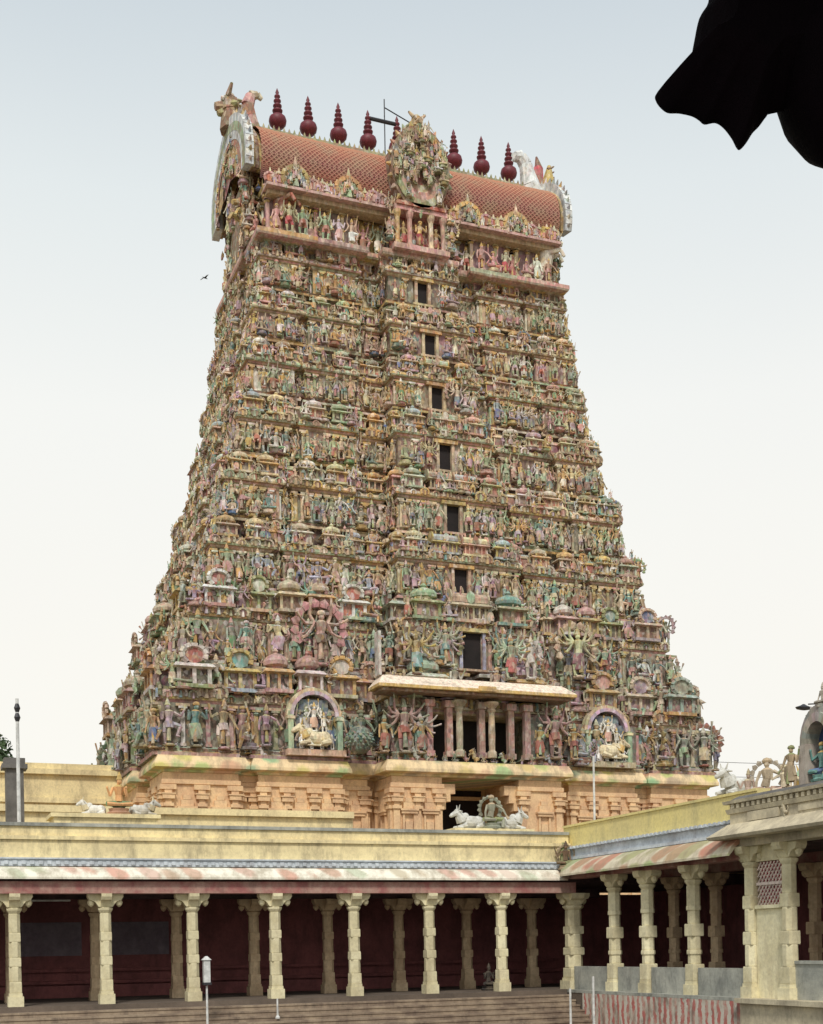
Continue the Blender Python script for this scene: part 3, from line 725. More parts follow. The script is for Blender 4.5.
m.box((19.3,68.6,42.0),(37.2,69.3,42.75),MAU); m.box((19.2,68.15,41.84),(37.3,69.35,41.99),jit(PNK)); m.box((19.35,68.55,41.6),(37.15,69.35,41.835),jit(SAN))
while xq < 37.2:
    if abs(xq-28.1) > 1.7:
        place(m, KUDU, (xq, 68.55, 42.1), R.uniform(.75,.95), 0, [jit(R.choice([OCH,CRM,PNK])), jit(R.choice([BRK,PNK])), jit(CRM), jit(BRK)])
        place(m, R.choice(FIG['stand']+FIG['sit']), (xq+.25, 68.45, 42.0), R.uniform(.8,1.05), R.uniform(-.3,.3), [jit(R.choice([PNK,CRM,WHT,OCH])), jit(R.choice([BRK,BRK,PNK,LIL,WHT])), OCH, CRM])
    xq += .5
tpart(m, 'eave_frieze', M['clean'])['kind'] = 'stuff'
for dxx in (20.9, 24.0, 31.3, 34.4):
    m = MB(); place(m, KUDU, (dxx, 68.5, 41.9), 1.7, 0, [jit(OCH), jit(PGR), jit(CRM), jit(TEA)])
    for q in range(9): place(m, R.choice(FIG['halo']+FIG['stand']), (dxx-.6+.15*q, 68.2, 41.8+.22*(4-abs(q-4))*.8), .7, 0)
    tpart(m, 'dormer', M['stucco'])
RY = 72.7; X0R, X1R = 19.0, 37.35
half = [(3.9,42.5),(4.25,43.1),(4.35,43.7),(4.25,44.4),(3.85,45.15),(3.1,45.8),(2.1,46.35),(1.0,46.72),(.25,46.88)]
full = [(-a, z) for a, z in half]+[(a, z) for a, z in reversed(half)]
m = MB(); rows = []
xs_ = np.linspace(X0R, X1R, 30)
for a, z in full: rows.append([(x, RY+a, z-.10*math.sin(PI*(x-X0R)/(X1R-X0R))) for x in xs_])
m.grid(rows)
arc = {}; s_ = 0; prev = None
for a, z in full[:9]:
    if prev: s_ += math.hypot(a-prev[0], z-prev[1])
    prev = (a, z); arc[round(a, 3)] = s_
def uvr(V):
    ks = sorted(arc); return np.stack([V[:,0], np.interp(-np.abs(V[:,1]-RY), ks, [arc[k] for k in ks])], 1)
o = tpart(m, 'barrel_roof', M['tiles'], uv=uvr, smooth=True)
m = MB(); m.box((X0R,RY-1.05,46.45),(X1R,RY+1.05,46.98),(.62,.56,.36)); m.box((X0R,RY-1.12,46.982),(X1R,RY+1.12,47.15),(.26,.30,.18))
for k in range(60):
    x = X0R+(k+.5)*(X1R-X0R)/60; m.lathe([(.12,46.85),(.05,47.1),(.01,47.2)],(x,RY-1.0,.25),5,jit(OLV))
tpart(m, 'ridge', M['stucco'])
# gable ends: thick horseshoe frames with ribbed white outer rims, a monster head on top
def gable(xo, sgn, name):
    m = MB(); rim = MB()
    G = [(a*.86, z) for a, z in full if z > 43]
    N_ = 34; cum = [0]
    for i in range(1, len(G)): cum.append(cum[-1]+math.hypot(G[i][0]-G[i-1][0], G[i][1]-G[i-1][1]))
    def at(s, e):
        s = s*cum[-1]; y = np.interp(s, cum, [g[0] for g in G]); z = np.interp(s, cum, [g[1] for g in G])
        dy, dz = y, (z-43.8); l = math.hypot(dy, dz) or 1
        return y+dy/l*e, z+dz/l*e
    bands = [(-.25,.05,0.0,OCH),(.0,.35,.10,BRN),(.25,.42,.22,OCH),(.40,.85,.62,WHT)]
    for (x0, x1, e, cc) in bands:
        for i in range(N_):
            s0, s1 = i/N_, (i+1)/N_
            ee = e*(.75+.45*math.sin(PI*(i+.5)/N_)) if e > .5 else e
            c4 = jit(cc, .05) if cc is not WHT else ((.70,.72,.72) if i % 2 else (.50,.54,.57))
            v = []
            for xx in (x0, x1):
                for (s, q) in ((s0,-.6),(s1,-.6),(s1,ee),(s0,ee)):
                    y, z = at(s, q); v.append((xo+sgn*xx, RY+y, z))
            (rim if cc is WHT else m).add(v, [(3,2,1,0),(4,5,6,7),(0,1,5,4),(1,2,6,5),(2,3,7,6),(3,0,4,7)], c4)
    # outer painted face
    cen = (xo+sgn*.9, RY, 44.3)
    for ring, (r0, r1, cc, xx) in enumerate(((0,.35,(.35,.08,.10),.70),(.35,.6,OCH,.78),(.6,.85,BRK,.83),(.85,1.0,PGR,.86))):
        for i in range(N_):
            v = []
            for s in (i/N_, (i+1)/N_):
                y, z = at(s, .3)
                for rr in (r0, r1): v.append((xo+sgn*xx, RY+y*rr, 44.3+(z-44.3)*rr))
            m.add([v[0],v[2],v[3],v[1]], [(0,1,2,3)], jit(cc))
    for i in range(16):   # carved reliefs
        s = R.random(); y, z = at(s, .2); f = R.uniform(.2,.95)
        place(m, choose(), (xo+sgn*.8, RY+y*f, 44.0+(z-44.3)*f-.4), R.uniform(.8,1.1), PI/2*sgn)
    # block of carved figures that carries the gable
    m.box((xo+(-.4 if sgn < 0 else .05),RY-2.6,39.65),(xo+(-.05 if sgn < 0 else .4),RY+2.2,43.4),jit(BRN))
    for i in range(26): place(m, choose(), (xo+sgn*R.uniform(.35,.6), RY+R.uniform(-2.8,2.2), R.choice([39.6,40.7,41.8,42.6])), R.uniform(1.0,1.4), PI/2*sgn+R.uniform(-.3,.3))
    for i in range(8): place(m, choose(), (xo+sgn*R.uniform(.1,.7), RY-2.8, 39.6+.5*i), R.uniform(1.0,1.3), R.uniform(-.3,.3))
    # flame fringe
    for i in range(26):
        s = (i+.5)/26; y, z = at(s, .5*(.75+.45*math.sin(PI*s))); y2, z2 = at(s, .78*(.8+.45*math.sin(PI*s)))
        m.tube((xo+sgn*.6,RY+y,z),(xo+sgn*.6,RY+y2,z2+.1),.16,.02,jit(R.choice([WHT,PBL,OCH])),5)
    g_ = tpart(m, name, M['stucco']); rim.build('rim', M['clean'], g_); return g_
gable(19.0, -1, 'gable'); gable(37.4, 1, 'gable')
def crest(xc, yc, zc, sc, rz, cols, curl=True):
    """monster head with horns and a curled neck"""
    m = MB(); c1, c2, c3 = cols
    def P3(x, y, z): 
        c, s = math.cos(rz), math.sin(rz); return (xc+sc*(c*x-s*y), yc+sc*(s*x+c*y), zc+sc*z)
    def T(p, q, r0, r1, c, n=7): m.tube(P3(*p), P3(*q), r0*sc, r1*sc, c, n)
    T((0,0,-.9),(0,0,.3),.75,.6,c1,8); T((0,-.1,.2),(0,-.15,.9),.62,.5,c1,8); T((0,-.15,.85),(0,-.1,1.25),.5,.2,c2,8)
    T((0,-.5,.45),(0,-1.0,.35),.34,.22,c2); T((0,-.5,.15),(0,-.85,-.02),.28,.16,c3)
    for s in (-1, 1):
        T((s*.35,-.3,.95),(s*.75,-.2,1.35),.18,.1,c2,6); T((s*.75,-.2,1.35),(s*.62,-.1,1.5),.1,.03,c3,6)
        T((s*.28,-.55,.72),(s*.3,-.72,.74),.15,.1,WHT,6); T((s*.5,0,.4),(s*.95,.1,.25),.25,.08,c3,6)
        T((s*.45,0,-.2),(s*.9,0,-.6),.3,.12,c1,6)
    for q in range(6): T((0,.2,.9-.28*q),(0,.75,1.05-.3*q),.2,.03,c3,5)
    return m
m = crest(18.5, RY, 48.1, 1.0, -PI/2, (jit(BRN),jit((.35,.22,.15)),jit(OLV)))
pts = [(0,0,-.6),(.25,0,.3),(.35,0,1.0),(.15,0,1.6),(-.25,0,1.75),(-.5,0,1.55)]
for k, (p, q) in enumerate(zip(pts, pts[1:])):
    rr = [.5,.45,.38,.3,.2,.12]; m.tube((19.6-p[0],RY-.6,47.5+p[2]),(19.6-q[0],RY-.6,47.5+q[2]),rr[k],rr[k+1],jit([PNK,BRK,PNK,CRM,WHT][k]),8)
tpart(m, 'crest', M['stucco'])
m = MB()
for (p, q, r0, r1, c) in (((37.5,46.6),(37.9,48.2),.75,.55,BRK),((37.9,48.1),(38.15,49.0),.55,.3,(.5,.07,.1)),((38.15,48.9),(38.0,49.7),.3,.06,BRN),((38.3,46.8),(38.8,48.3),.5,.4,OCH),((38.8,48.2),(38.9,49.3),.42,.12,OCH),((38.0,47.6),(38.7,47.9),.4,.3,PNK)):
    m.tube((p[0],RY-.2,p[1]),(q[0],RY-.2,q[1]),r0,r1,jit(c),8)
for q in range(7): m.tube((38.75,RY-.3,47.0+.33*q),(39.2,RY-.3,47.25+.34*q),.14,.03,jit(BRN),5)
sw = [(-.1,-.5),(.15,.3),(.3,1.0),(.42,1.6),(.75,2.05),(1.15,2.0),(1.4,1.6)]
for k, (p, q) in enumerate(zip(sw, sw[1:])):
    rr = [.75,.66,.5,.42,.38,.3,.04]; m.tube((37.35-p[0],RY-.8,47.0+p[1]),(37.35-q[0],RY-.8,47.0+q[1]),rr[k],rr[k+1],(.66,.69,.70),9)
tpart(m, 'crest', M['clean'])
# central horseshoe gable with its niche
m = MB(); NX, NY, NZ = 28.1, 67.8, 44.2
for i in range(24):
    t0 = -PI*.5+i*PI*2/24; t1 = t0+PI*2/24
    for (r0, r1, y0, cc) in ((0,.75,.05,(.4,.1,.1)),(.72,1.1,-.02,SAN),(1.1,1.5,-.12,PNK),(1.5,1.85,-.2,OLV),(1.85,2.0,-.12,BRN)):
        v = [(NX+r*.9*math.cos(t), NY+y, NZ+r*1.22*math.sin(t)) for y in (y0, 1.4) for (t, r) in ((t0,r0),(t1,r0),(t1,r1),(t0,r1))]
        m.add(v, [(3,2,1,0),(4,5,6,7),(0,1,5,4),(1,2,6,5),(2,3,7,6),(3,0,4,7)], jit(cc))
    m.tube((NX+1.8*math.cos(t0),NY,NZ+2.4*math.sin(t0)),(NX+2.05*math.cos(t0),NY,NZ+2.75*math.sin(t0)),.16,.03,jit(R.choice([PNK,OCH,PGR,BRK])),5)
for i in range(62):
    t = R.uniform(-.3*PI,1.3*PI); r = R.choice([1.5,1.75,1.1,.7,.3]); place(m, choose(), (NX+.9*r*math.cos(t), NY-.3, NZ+1.2*r*math.sin(t)-.45), R.uniform(.7,1.1), R.uniform(-.4,.4), [jit(R.choice(SKINS)), jit(R.choice(CLOTH)), jit(SAN), jit(OLV)])
m.box((NX-1.6,NY-.1,41.7),(NX+1.6,NY+1.4,41.95),jit(PNK)); m.box((NX-1.5,NY-.2,41.952),(NX+1.5,NY+1.4,42.15),jit(BRK))
m.box((NX-1.7,NY-.2,39.45),(NX+1.7,NY+1.4,39.75),jit(PNK)); m.box((NX-1.4,NY+.7,39.75),(NX+1.4,NY+1.4,41.7),(.30,.04,.04))
for x in (-1.4,-.65,.65,1.4): m.lathe([(.2,39.75),(.14,40),(.14,41.3),(.22,41.5),(.24,41.7)],(NX+x,NY+.1,0),8,jit(R.choice([CRM,OCH,PNK])))
for i in range(16): place(m, choose(), (NX+R.choice([-1,1])*R.uniform(1.45,2.0), NY+R.uniform(0,.3), R.uniform(39.7,41.5)), R.uniform(.8,1.2), 0)
for x in (-1.0,0,1.0): place(m, FIG['stand'][int(x*2+4)], (NX+x, NY+.2, 39.75), 1.7 if x == 0 else 1.4, 0, [jit(OCH), (.35,.04,.05), OCH, CRM])
tpart(m, 'central_gable', M['stucco'])
m = crest(NX, NY+.4, NZ+2.45, .66, 0, (jit(OCH),jit(SAN),jit(PGR))); tpart(m, 'crest', M['stucco'])
# corner guardian animals on the terrace
for (x, y, c, a) in ((20.2,69.2,[jit(BRK),jit(OCH),CRM,BRN],PI*.75),(36.6,69.0,[jit(WHT),jit(PNK),jit(BRK),PNK],PI*1.3-PI*.5+.3),(19.0,71.4,[jit(OCH),jit(BRK),CRM,BRN],0.4)):
    mm = MB(); place(mm, YALI, (0,0,0), 2.3, 0, c); mm.build('guardian_animal', M['stucco'], tower, loc=(x+INV[0],y+INV[1],39.6+INV[2]), rotz=a)
# nine pot finials along the ridge
prof = [(.26,0),(.30,.08),(.16,.16),(.14,.34),(.34,.42),(.49,.58),(.53,.76),(.48,.94),(.30,1.08),(.15,1.14),(.15,1.2),(.29,1.26),(.31,1.34),(.15,1.42),(.14,1.5),(.26,1.56),(.26,1.62),(.13,1.7),(.12,1.78),(.22,1.84),(.22,1.9),(.10,1.97),(.10,2.04),(.18,2.1),(.17,2.16),(.07,2.24),(.11,2.34),(.005,2.6)]
fin0 = None
for k in range(9):
    x = 21.0+k*(35.75-20.95)/8
    if fin0 is None:
        mm = MB(); mm.lathe(prof, (0,0,0), 16); fin0 = mm.build('finial', M['maroon_metal'], tower, smooth=True); o = fin0
    else: o = fin0.copy(); col.objects.link(o); o.parent = tower
    o.location = (x+INV[0], RY-.7+INV[1], 47.15+INV[2])
    o.scale = (.98, .98, R.uniform(1.02,1.06))
# pipe frame and lightning rod beside the middle finial
m = MB(); m.tube((26.5,RY-.7,49.35),(28.5,RY-.7,49.35),.11,.11,DRK,8); tpart(m, 'crossbar', M['black_metal'])
m = MB()
for (p, q) in (((28.0,RY+.3,47.6),(28.0,RY+.3,51.4)),((28.0,RY+.3,50.9),(30.2,RY+1.2,50.9)),((30.2,RY+1.2,47.4),(30.2,RY+1.2,50.9)),((28.0,RY+.3,50.3),(28.0,RY+.3,50.4))): m.tube(p, q, .035, .035, DRK, 6)
tpart(m, 'lightning_rod', M['black_metal'])

# ------------------------------------------------------------------ colonnades round the tank
CYW = 42.06; XC = 22.94; ZF = -1.6; SP = 2.8
def column_parts(tall, rz=0, dim=False, carved=False, w=.19):
    """returns meshes: base, shaft, capital (bracket arms along local X)"""
    out = []
    m = MB(); m.box((-w*1.25,-w*1.25,0),(w*1.25,w*1.25,.32)); m.box((-w*1.05,-w*1.05,.321),(w*1.05,w*1.05,.42)); out.append(('base', m))
    m = MB(); z = .42; H = tall-.62
    seg = [(1.0,.14,4),(.97,.18,8),(.98,.11,4),(.95,.19,8),(.97,.11,4),(.93,.23,8)]
    tot = sum(s[1] for s in seg); hgt = H-z
    if carved: seg = [(1.05,.18,4),(.9,.1,8),(1.06,.05,8),(.93,.14,8),(1.08,.13,4),(.88,.14,8),(1.06,.05,8),(.98,.21,8)]; tot = sum(s[1] for s in seg)
    for k, (ww, hh, n) in enumerate(seg):
        hh = hh/tot*hgt; r = w*ww*(1.36 if n == 4 else 1.10); ph = PI/4 if n == 4 else PI/8
        r *= 1.0-.05*k/len(seg); m.lathe([(r*.965,z+.001),(r,z+.03),(r*.99,z+hh-.04),(r*.955,z+hh-.001)],(0,0,0),n,(.5,.5,.5),ph); z += hh
    out.append(('shaft', m))
    m = MB(); m.lathe([(w*.9,H),(w*1.25,H+.10),(w*1.3,H+.16),(w*.9,H+.2)],(0,0,0),8,(.5,.5,.5),PI/8)
    # bracket: rounded arms with hanging buds
    L_ = .56
    pr = [(-L_,tall),(-L_,tall-.10),(-L_+.06,tall-.2),(-L_+.2,tall-.24),(-.3,tall-.30),(-.22,H+.2),(.22,H+.2),(.3,tall-.30),(L_-.2,tall-.24),(L_-.06,tall-.2),(L_,tall-.10),(L_,tall)]
    m.rings([[(x,-w*.85,z_) for x,z_ in pr],[(x,w*.85,z_) for x,z_ in pr]])
    m.rings([[(-w*.85,x,z_-.003) for x,z_ in [(a*.8,b) for a,b in pr]],[(w*.85,x,z_-.003) for x,z_ in [(a*.8,b) for a,b in pr]]])
    for s in (-1, 1): m.lathe([(.02,tall-.42),(.09,tall-.36),(.12,tall-.27),(.08,tall-.2)],(s*(L_-.12),0,0),8)
    out.append(('capital', m))
    return out
def make_column(parent, tall, mat, **k):
    ps = column_parts(tall, **k); top = None
    (n0, m0), (n1, m1), (n2, m2) = ps
    top = m1.build('column', mat, parent); m0.build('base', mat, top); m2.build('capital', mat, top)
    return top
def copy_tree(o, parent):
    c = o.copy(); col.objects.link(c); c.parent = parent
    for ch in list(o.children):
        d = ch.copy(); col.objects.link(d); d.parent = c
    return c
CT = 1.92-ZF  # column height
colA = empty('colonnade', (10, CYW, ZF), label='long yellow colonnade facing the tank with eight cream columns and dark hall behind', cat='colonnade', group='colonnades round the tank')
def pa(mb, name, mat, root, **k):
    o = mb.build(name, mat, root, **k); l = root.location; o.location = (-l[0], -l[1], -l[2]); return o
def put_col(parent, proto, x, y, z, rz=0):
    l = parent.location
    if proto[0] is None: proto[0] = make_column(parent, *proto[1:3], **proto[3]); o = proto[0]
    else: o = copy_tree(proto[0], parent)
    o.location = (x-l[0], y-l[1], z-l[2]); o.rotation_euler.z = rz
    return o
XL = -16
pA = [None, CT, M['cream'], {}]
x0c = 3.27
for k in range(-5, 7): put_col(colA, pA, x0c+SP*k, CYW, ZF)
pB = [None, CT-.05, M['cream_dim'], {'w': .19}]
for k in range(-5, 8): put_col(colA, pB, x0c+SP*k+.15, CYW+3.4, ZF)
pC = [None, CT, M['cream'], {'w': .31}]
put_col(colA, pC, XC+.12, CYW+.1, ZF)
YB = CYW+7.6
m = MB(); m.box((XL,YB,ZF),(XC+9,YB+.4,2.2)); pa(m, 'back_wall', M['maroon'], colA)
for k in range(-5, 2):
    m = MB(); m.box((x0c+SP*1.17*k+.3,YB-.06,ZF+1.55),(x0c+SP*1.17*k+3.0,YB-.005,ZF+2.8)); pa(m, 'wall_panel', M['panel'], colA)
m = MB()
for z in (ZF+.5, ZF+.95): m.box((XL,YB-.3,z),(XC+4,YB-.01,z+.12))
m.box((XL,YB-.7,ZF+.0),(XC+4,YB-.31,ZF+.45)); pa(m, 'bench', M['maroon'], colA)
m = MB(); m.box((XL,CYW-.36,1.92),(XC-.0,CYW+.28,2.30)); pa(m, 'beam', M['beam'], colA)
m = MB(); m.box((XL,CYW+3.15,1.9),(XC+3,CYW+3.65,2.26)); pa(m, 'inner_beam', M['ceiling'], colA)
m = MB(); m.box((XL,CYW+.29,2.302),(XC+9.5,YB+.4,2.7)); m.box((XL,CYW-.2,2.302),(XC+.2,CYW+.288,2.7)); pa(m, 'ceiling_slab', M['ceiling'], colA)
# curved sloping eave
def eave(m, p, q, nrm, zb, zt_, outw, inn=0, trim=0, trim1=0):
    """p,q: ends on the wall line; nrm outward"""
    n_ = 8; pr = [(outw,zb),(outw*1.0,zb+.07),(outw*.8,zb+(zt_-zb)*.45),(outw*.5,zb+(zt_-zb)*.75),(outw*.2,zt_-.03),(0,zt_)]
    pr2 = [(0,zt_-.14),(outw*.5,zb+(zt_-zb)*.5),(outw*.93,zb-.0)]
    P_ = pr+pr2
    rows = []
    for t_, tr in ((0,trim),(1,trim1)):
        bx, by = p[0]+(q[0]-p[0])*t_, p[1]+(q[1]-p[1])*t_; dx, dy = (q[0]-p[0]), (q[1]-p[1]); l = math.hypot(dx, dy); dx /= l; dy /= l
        rows.append([(bx+nrm[0]*o_+dx*tr*o_, by+nrm[1]*o_+dy*tr*o_, z) for o_, z in P_])
    m.rings(rows)
def uve(V): return np.stack([V[:,0]+V[:,1], V[:,2]*1.3], 1)
m = MB(); eave(m, (XL,CYW-.15), (XC-.02,CYW-.15), (0,-1), 2.36, 2.78, .42, 0, 0, -1); pa(m, 'eave', M['eave'], colA, uv=uve)
m = MB(); m.box((XL,CYW-.22,2.79),(XC+.0,CYW+.1,3.0))
x = XL
while x < XC-.3:
    m.box((x,CYW-.27,2.84),(x+.13,CYW-.221,2.95)); x += .26
m.box((XL,CYW-.28,3.002),(XC,CYW+.1,3.05)); pa(m, 'frieze_band', M['bluegrey'], colA)
m = MB(); m.box((XL,CYW-.12,3.052),(XC-.1,CYW+.2,3.62)); m.box((XL,CYW-.2,3.622),(XC-.1,CYW+.25,3.74)); m.box((XL,CYW-.05,3.742),(XC-.1,CYW+.3,4.05)); pa(m, 'parapet', M['yellow'], colA)
m = MB(); m.box((XL,CYW-.12,4.052),(XC-.1,CYW+.4,4.16)); pa(m, 'coping', M['grey'], colA)
m = MB(); m.box((XL,CYW+.42,2.7),(XC+9.5,YB+.4,2.95)); pa(m, 'roof_deck', M['yellow'], colA)
# raised block on the parapet that carries the left statue group
m = MB(); m.box((4.6,CYW+.6,2.95),(7.9,CYW+2.0,4.42)); m.box((4.5,CYW+.5,4.422),(8.0,CYW+2.1,4.55)); pa(m, 'parapet_block', M['yellow'], colA)
m = MB(); m.tube((3.9,CYW+2.6,1.82),(5.3,CYW+2.6,1.82),.035,.035); pa(m, 'tube_light', M['white_paint'], colA)

colB = empty('colonnade', (XC, 36, ZF), label='receding right hand colonnade with carved columns above a grey wall and pink striped plinth', cat='colonnade', group='colonnades round the tank')
pD = [None, 2.42-ZF, M['cream'], {'carved': True, 'w': .21}]
for y in (38.98, 36.85, 34.18): put_col(colB, pD, XC, y, ZF, PI/2)
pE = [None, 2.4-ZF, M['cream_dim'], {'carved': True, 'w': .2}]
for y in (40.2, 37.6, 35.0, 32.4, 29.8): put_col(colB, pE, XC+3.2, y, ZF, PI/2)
m = MB()
for (a, b) in ((41.75,39.3),(38.66,37.17),(36.53,34.5),(33.86,31.45)): m.box((XC-.10,b,ZF+.001),(XC+.14,a,-.76))
pa(m, 'low_wall', M['grey'], colB)
m = MB(); m.box((XC-.42,31.2,ZF-2.4),(XC+.4,40.6,ZF-.105)); pa(m, 'striped_plinth', M['stripes'], colB)
m = MB(); m.box((XC-.42,31.2,ZF-.10),(XC+.45,41.7,ZF)); pa(m, 'plinth_top', M['grey'], colB)
m = MB(); m.box((XC-.25,31.3,2.42),(XC+.25,41.8,2.72)); m.box((XC+2.95,24,2.42),(XC+3.45,41.8,2.72)); pa(m, 'beam', M['beam'], colB)
m = MB(); m.box((XC+.26,22,2.722),(XC+9.5,CYW+.25,3.0)); m.box((XC-.2,31.3,2.722),(XC+.258,CYW-.25,3.0)); pa(m, 'ceiling_slab', M['ceiling'], colB)
m = MB(); m.box((XC+8,20,ZF),(XC+8.4,YB,2.72)); pa(m, 'back_wall', M['maroon'], colB)
m = MB(); eave(m, (XC-.15,31.2), (XC-.15,CYW-.0), (-1,0), 2.5, 3.12, .66, 0, 0, -1); pa(m, 'eave', M['eave2'], colB, uv=uve)
m = MB(); m.box((XC-.24,31.2,3.12),(XC+.1,CYW-.2,3.22)); m.box((XC-.14,31.2,3.222),(XC+.1,CYW-.2,3.5)); m.box((XC-.24,31.2,3.502),(XC+.1,CYW-.2,3.58)); y = 31.3
while y < CYW-.5:
    m.box((XC-.29,y,3.515),(XC-.241,y+.12,3.6)); y += .25
pa(m, 'frieze_band', M['bluegrey'], colB)
m = MB(); m.box((XC-.05,30.8,3.582),(XC+.35,CYW+.4,4.34)); m.box((XC-.1,30.8,4.342),(XC+.4,CYW+.4,4.42)); pa(m, 'parapet', M['yellow_strong'], colB)
m = MB(); m.box((XC+.36,22,3.0),(XC+9.5,CYW+.41,3.2)); pa(m, 'roof_deck', M['yellow'], colB)
# corner ornament where both eaves meet
orn = empty('corner_ornament', (XC-.45, CYW-.45, 2.75), label='small weathered stucco guardian perched in the corner where both eaves meet', cat='statue')
m = MB(); place(m, FIG['sit'][1], (0,0,0), 1.15, -.6, [BRN, OLV, DRK, SAN]); m.tube((0,.1,0),(.1,.3,1.0),.2,.1,OLV,7); m.build('figure', M['carved'], orn)

# ------------------------------------------------------------------ pavilion at the right edge
# plinths on the roof that carry the statues
m = MB(); m.box((24.0,31.2,3.0),(26.3,33.9,4.3)); m.box((25.4,35.6,3.0),(26.8,36.8,4.9)); pa(m, 'statue_plinth', M['stone'], colB)
pav = empty('pavilion', (XC, 29, ZF), label='cream stone pavilion with red lattice panel and carved roof at the right edge', cat='pavilion')
pF = [None, 2.75-ZF, M['cream'], {'w': .21}]
for y in (31.08, 29.38, 26.2, 23.0): put_col(pav, pF, XC-.1, y, ZF, PI/2)
m = MB(); m.box((XC-.12,29.6,ZF),(XC+.12,30.85,.95)); m.box((XC-.2,29.64,.951),(XC+.12,30.82,1.05)); pa(m, 'infill_wall', M['cream'], pav)
m = MB(); m.box((XC-.12,29.6,2.3),(XC+.12,30.85,2.75)); pa(m, 'lintel', M['cream'], pav)
m = MB(); 
for s in (-1, 1):
    k = -8
    while k < 16:
        z0_ = 1.06+k*.2; y0_, y1_ = 29.66, 30.82
        za, zb_ = (z0_, z0_+1.16*1.3) if s > 0 else (z0_+1.16*1.3, z0_)
        # clip to the frame
        pts = [(y0_, za), (y1_, zb_)]
        (ya, zA), (yb, zB) = pts; sl = (zB-zA)/(yb-ya)
        if zA < 1.06: ya += (1.06-zA)/sl; zA = 1.06
        if zA > 2.28: ya += (2.28-zA)/sl; zA = 2.28
        if zB < 1.06: yb += (1.06-zB)/sl; zB = 1.06
        if zB > 2.28: yb += (2.28-zB)/sl; zB = 2.28
        if yb-ya > .05 and ya >= y0_-.001 and yb <= y1_+.001: m.tube((XC-.05+s*.02,ya,zA),(XC-.05+s*.02,yb,zB),.022,.022,WHT,5)
        k += 1
m.box((XC-.12,29.64,1.62),(XC+.0,30.83,1.70))
lat = pa(m, 'lattice', mat_plain('lattice_paint', (.84,.70,.62), .8), pav)
m = MB(); m.box((XC+.03,29.64,1.06),(XC+.06,30.82,2.29)); pa(m, 'lattice_backing', mat_plain('red_panel', (.50,.05,.08), .8), pav)
m = MB(); m.box((XC-.1,22,ZF+.001),(XC+.14,29.3,-.62)); m.box((XC-.14,26.5,-.618),(XC+.2,29.3,-.53)); pa(m, 'low_wall', M['grey'], pav)
m = MB(); m.box((XC-.5,22,-4),(XC+.4,31.18,ZF-.14)); m.box((XC-.65,22,ZF-.138),(XC+.4,31.25,ZF)); pa(m, 'plinth', M['stone'], pav)
m = MB()
m.box((XC-.4,22,2.752),(XC+.5,31.4,3.02)); pa(m, 'beam', M['stone'], pav)
m = MB()
def rb(x0_, y1_, z0_, x1_, z1_): m.rings([[(x0_,22,z0_),(XC+8,22,z0_),(XC+8,y1_,z0_),(x0_,y1_,z0_)],[(x1_,22,z1_),(XC+8,22,z1_),(XC+8,y1_+(x0_-x1_),z1_),(x1_,y1_+(x0_-x1_),z1_)]])
rb(XC-.95,31.95,2.98,XC-1.0,3.06); rb(XC-1.0,32.0,3.062,XC-.55,3.42); pa(m, 'eave', M['stone'], pav)
m = MB(); rb(XC-.50,31.5,3.422,XC-.50,3.72)
y = 31.3
while y > 22.2: m.box((XC-.6,y-.12,3.86),(XC-.501,y,3.98)); y -= .24
rb(XC-.56,31.56,3.722,XC-.6,3.85); rb(XC-.5,31.5,3.852,XC-.5,4.0); rb(XC-.64,31.64,4.002,XC-.66,4.09)
m.box((XC-.56,29.2,3.44),(XC-.502,30.6,3.70)); place(m, YALI, (XC-.55,28.95,3.42), .26, -PI/2, [SAN]*4); m.box((XC-.53,25.5,3.5),(XC-.502,28.4,3.66))
pa(m, 'cornice', M['stone'], pav)
m = MB(); rb(XC-.55,31.5,4.092,XC-.35,4.22); pa(m, 'roof_slab', M['darkstone'], pav)
# stucco on its roof
nt_ = empty('roof_shrine', (XC+.3, 28.35, 4.15), label='stucco arched niche with blue inside and moulded rim on the pavilion roof', cat='shrine')
m = MB()
for i in range(14):
    t0 = -PI*.1+PI*1.2*i/14; t1 = t0+PI*1.2/14
    for (r0, r1, x0_, cc) in ((.42,.62,-.25,(.38,.34,.30)),(.62,.80,-.15,(.33,.30,.26))):
        v = [(xx, r*math.cos(t), 1.25+r*1.25*math.sin(t)) for xx in (x0_, .35) for (t, r) in ((t0,r0),(t1,r0),(t1,r1),(t0,r1))]
        m.add(v, [(3,2,1,0),(4,5,6,7),(0,1,5,4),(1,2,6,5),(2,3,7,6),(3,0,4,7)], jit(cc))
    m.tube((0,.78*math.cos(t0),1.25+.97*math.sin(t0)),(0,.95*math.cos(t0),1.25+1.18*math.sin(t0)),.09,.02,jit((.36,.32,.28)),5)
for s in (-1, 1): m.box((-.31,s*.52-.13,0),(.37,s*.52+.13,1.2),jit((.42,.38,.32)))
m.box((-.3,-.8,0),(.4,.8,.14),SAN); place(m, FIG['sit'][2], (0,0,2.15), .75, -PI/2, [(.4,.36,.3)]*4)
m.build('arch', M['carved'], nt_)
m = MB(); m.box((.2,-.5,.14),(.3,.5,1.7),(.03,.05,.13)); m.build('niche_back', M['carved'], nt_)
m = MB(); place(m, FIG['calm'][2], (-.02,0,.15), 1.3, -PI/2, [TEA, BLU, OCH, TEA]); m.build('deity', M['carved'], nt_)
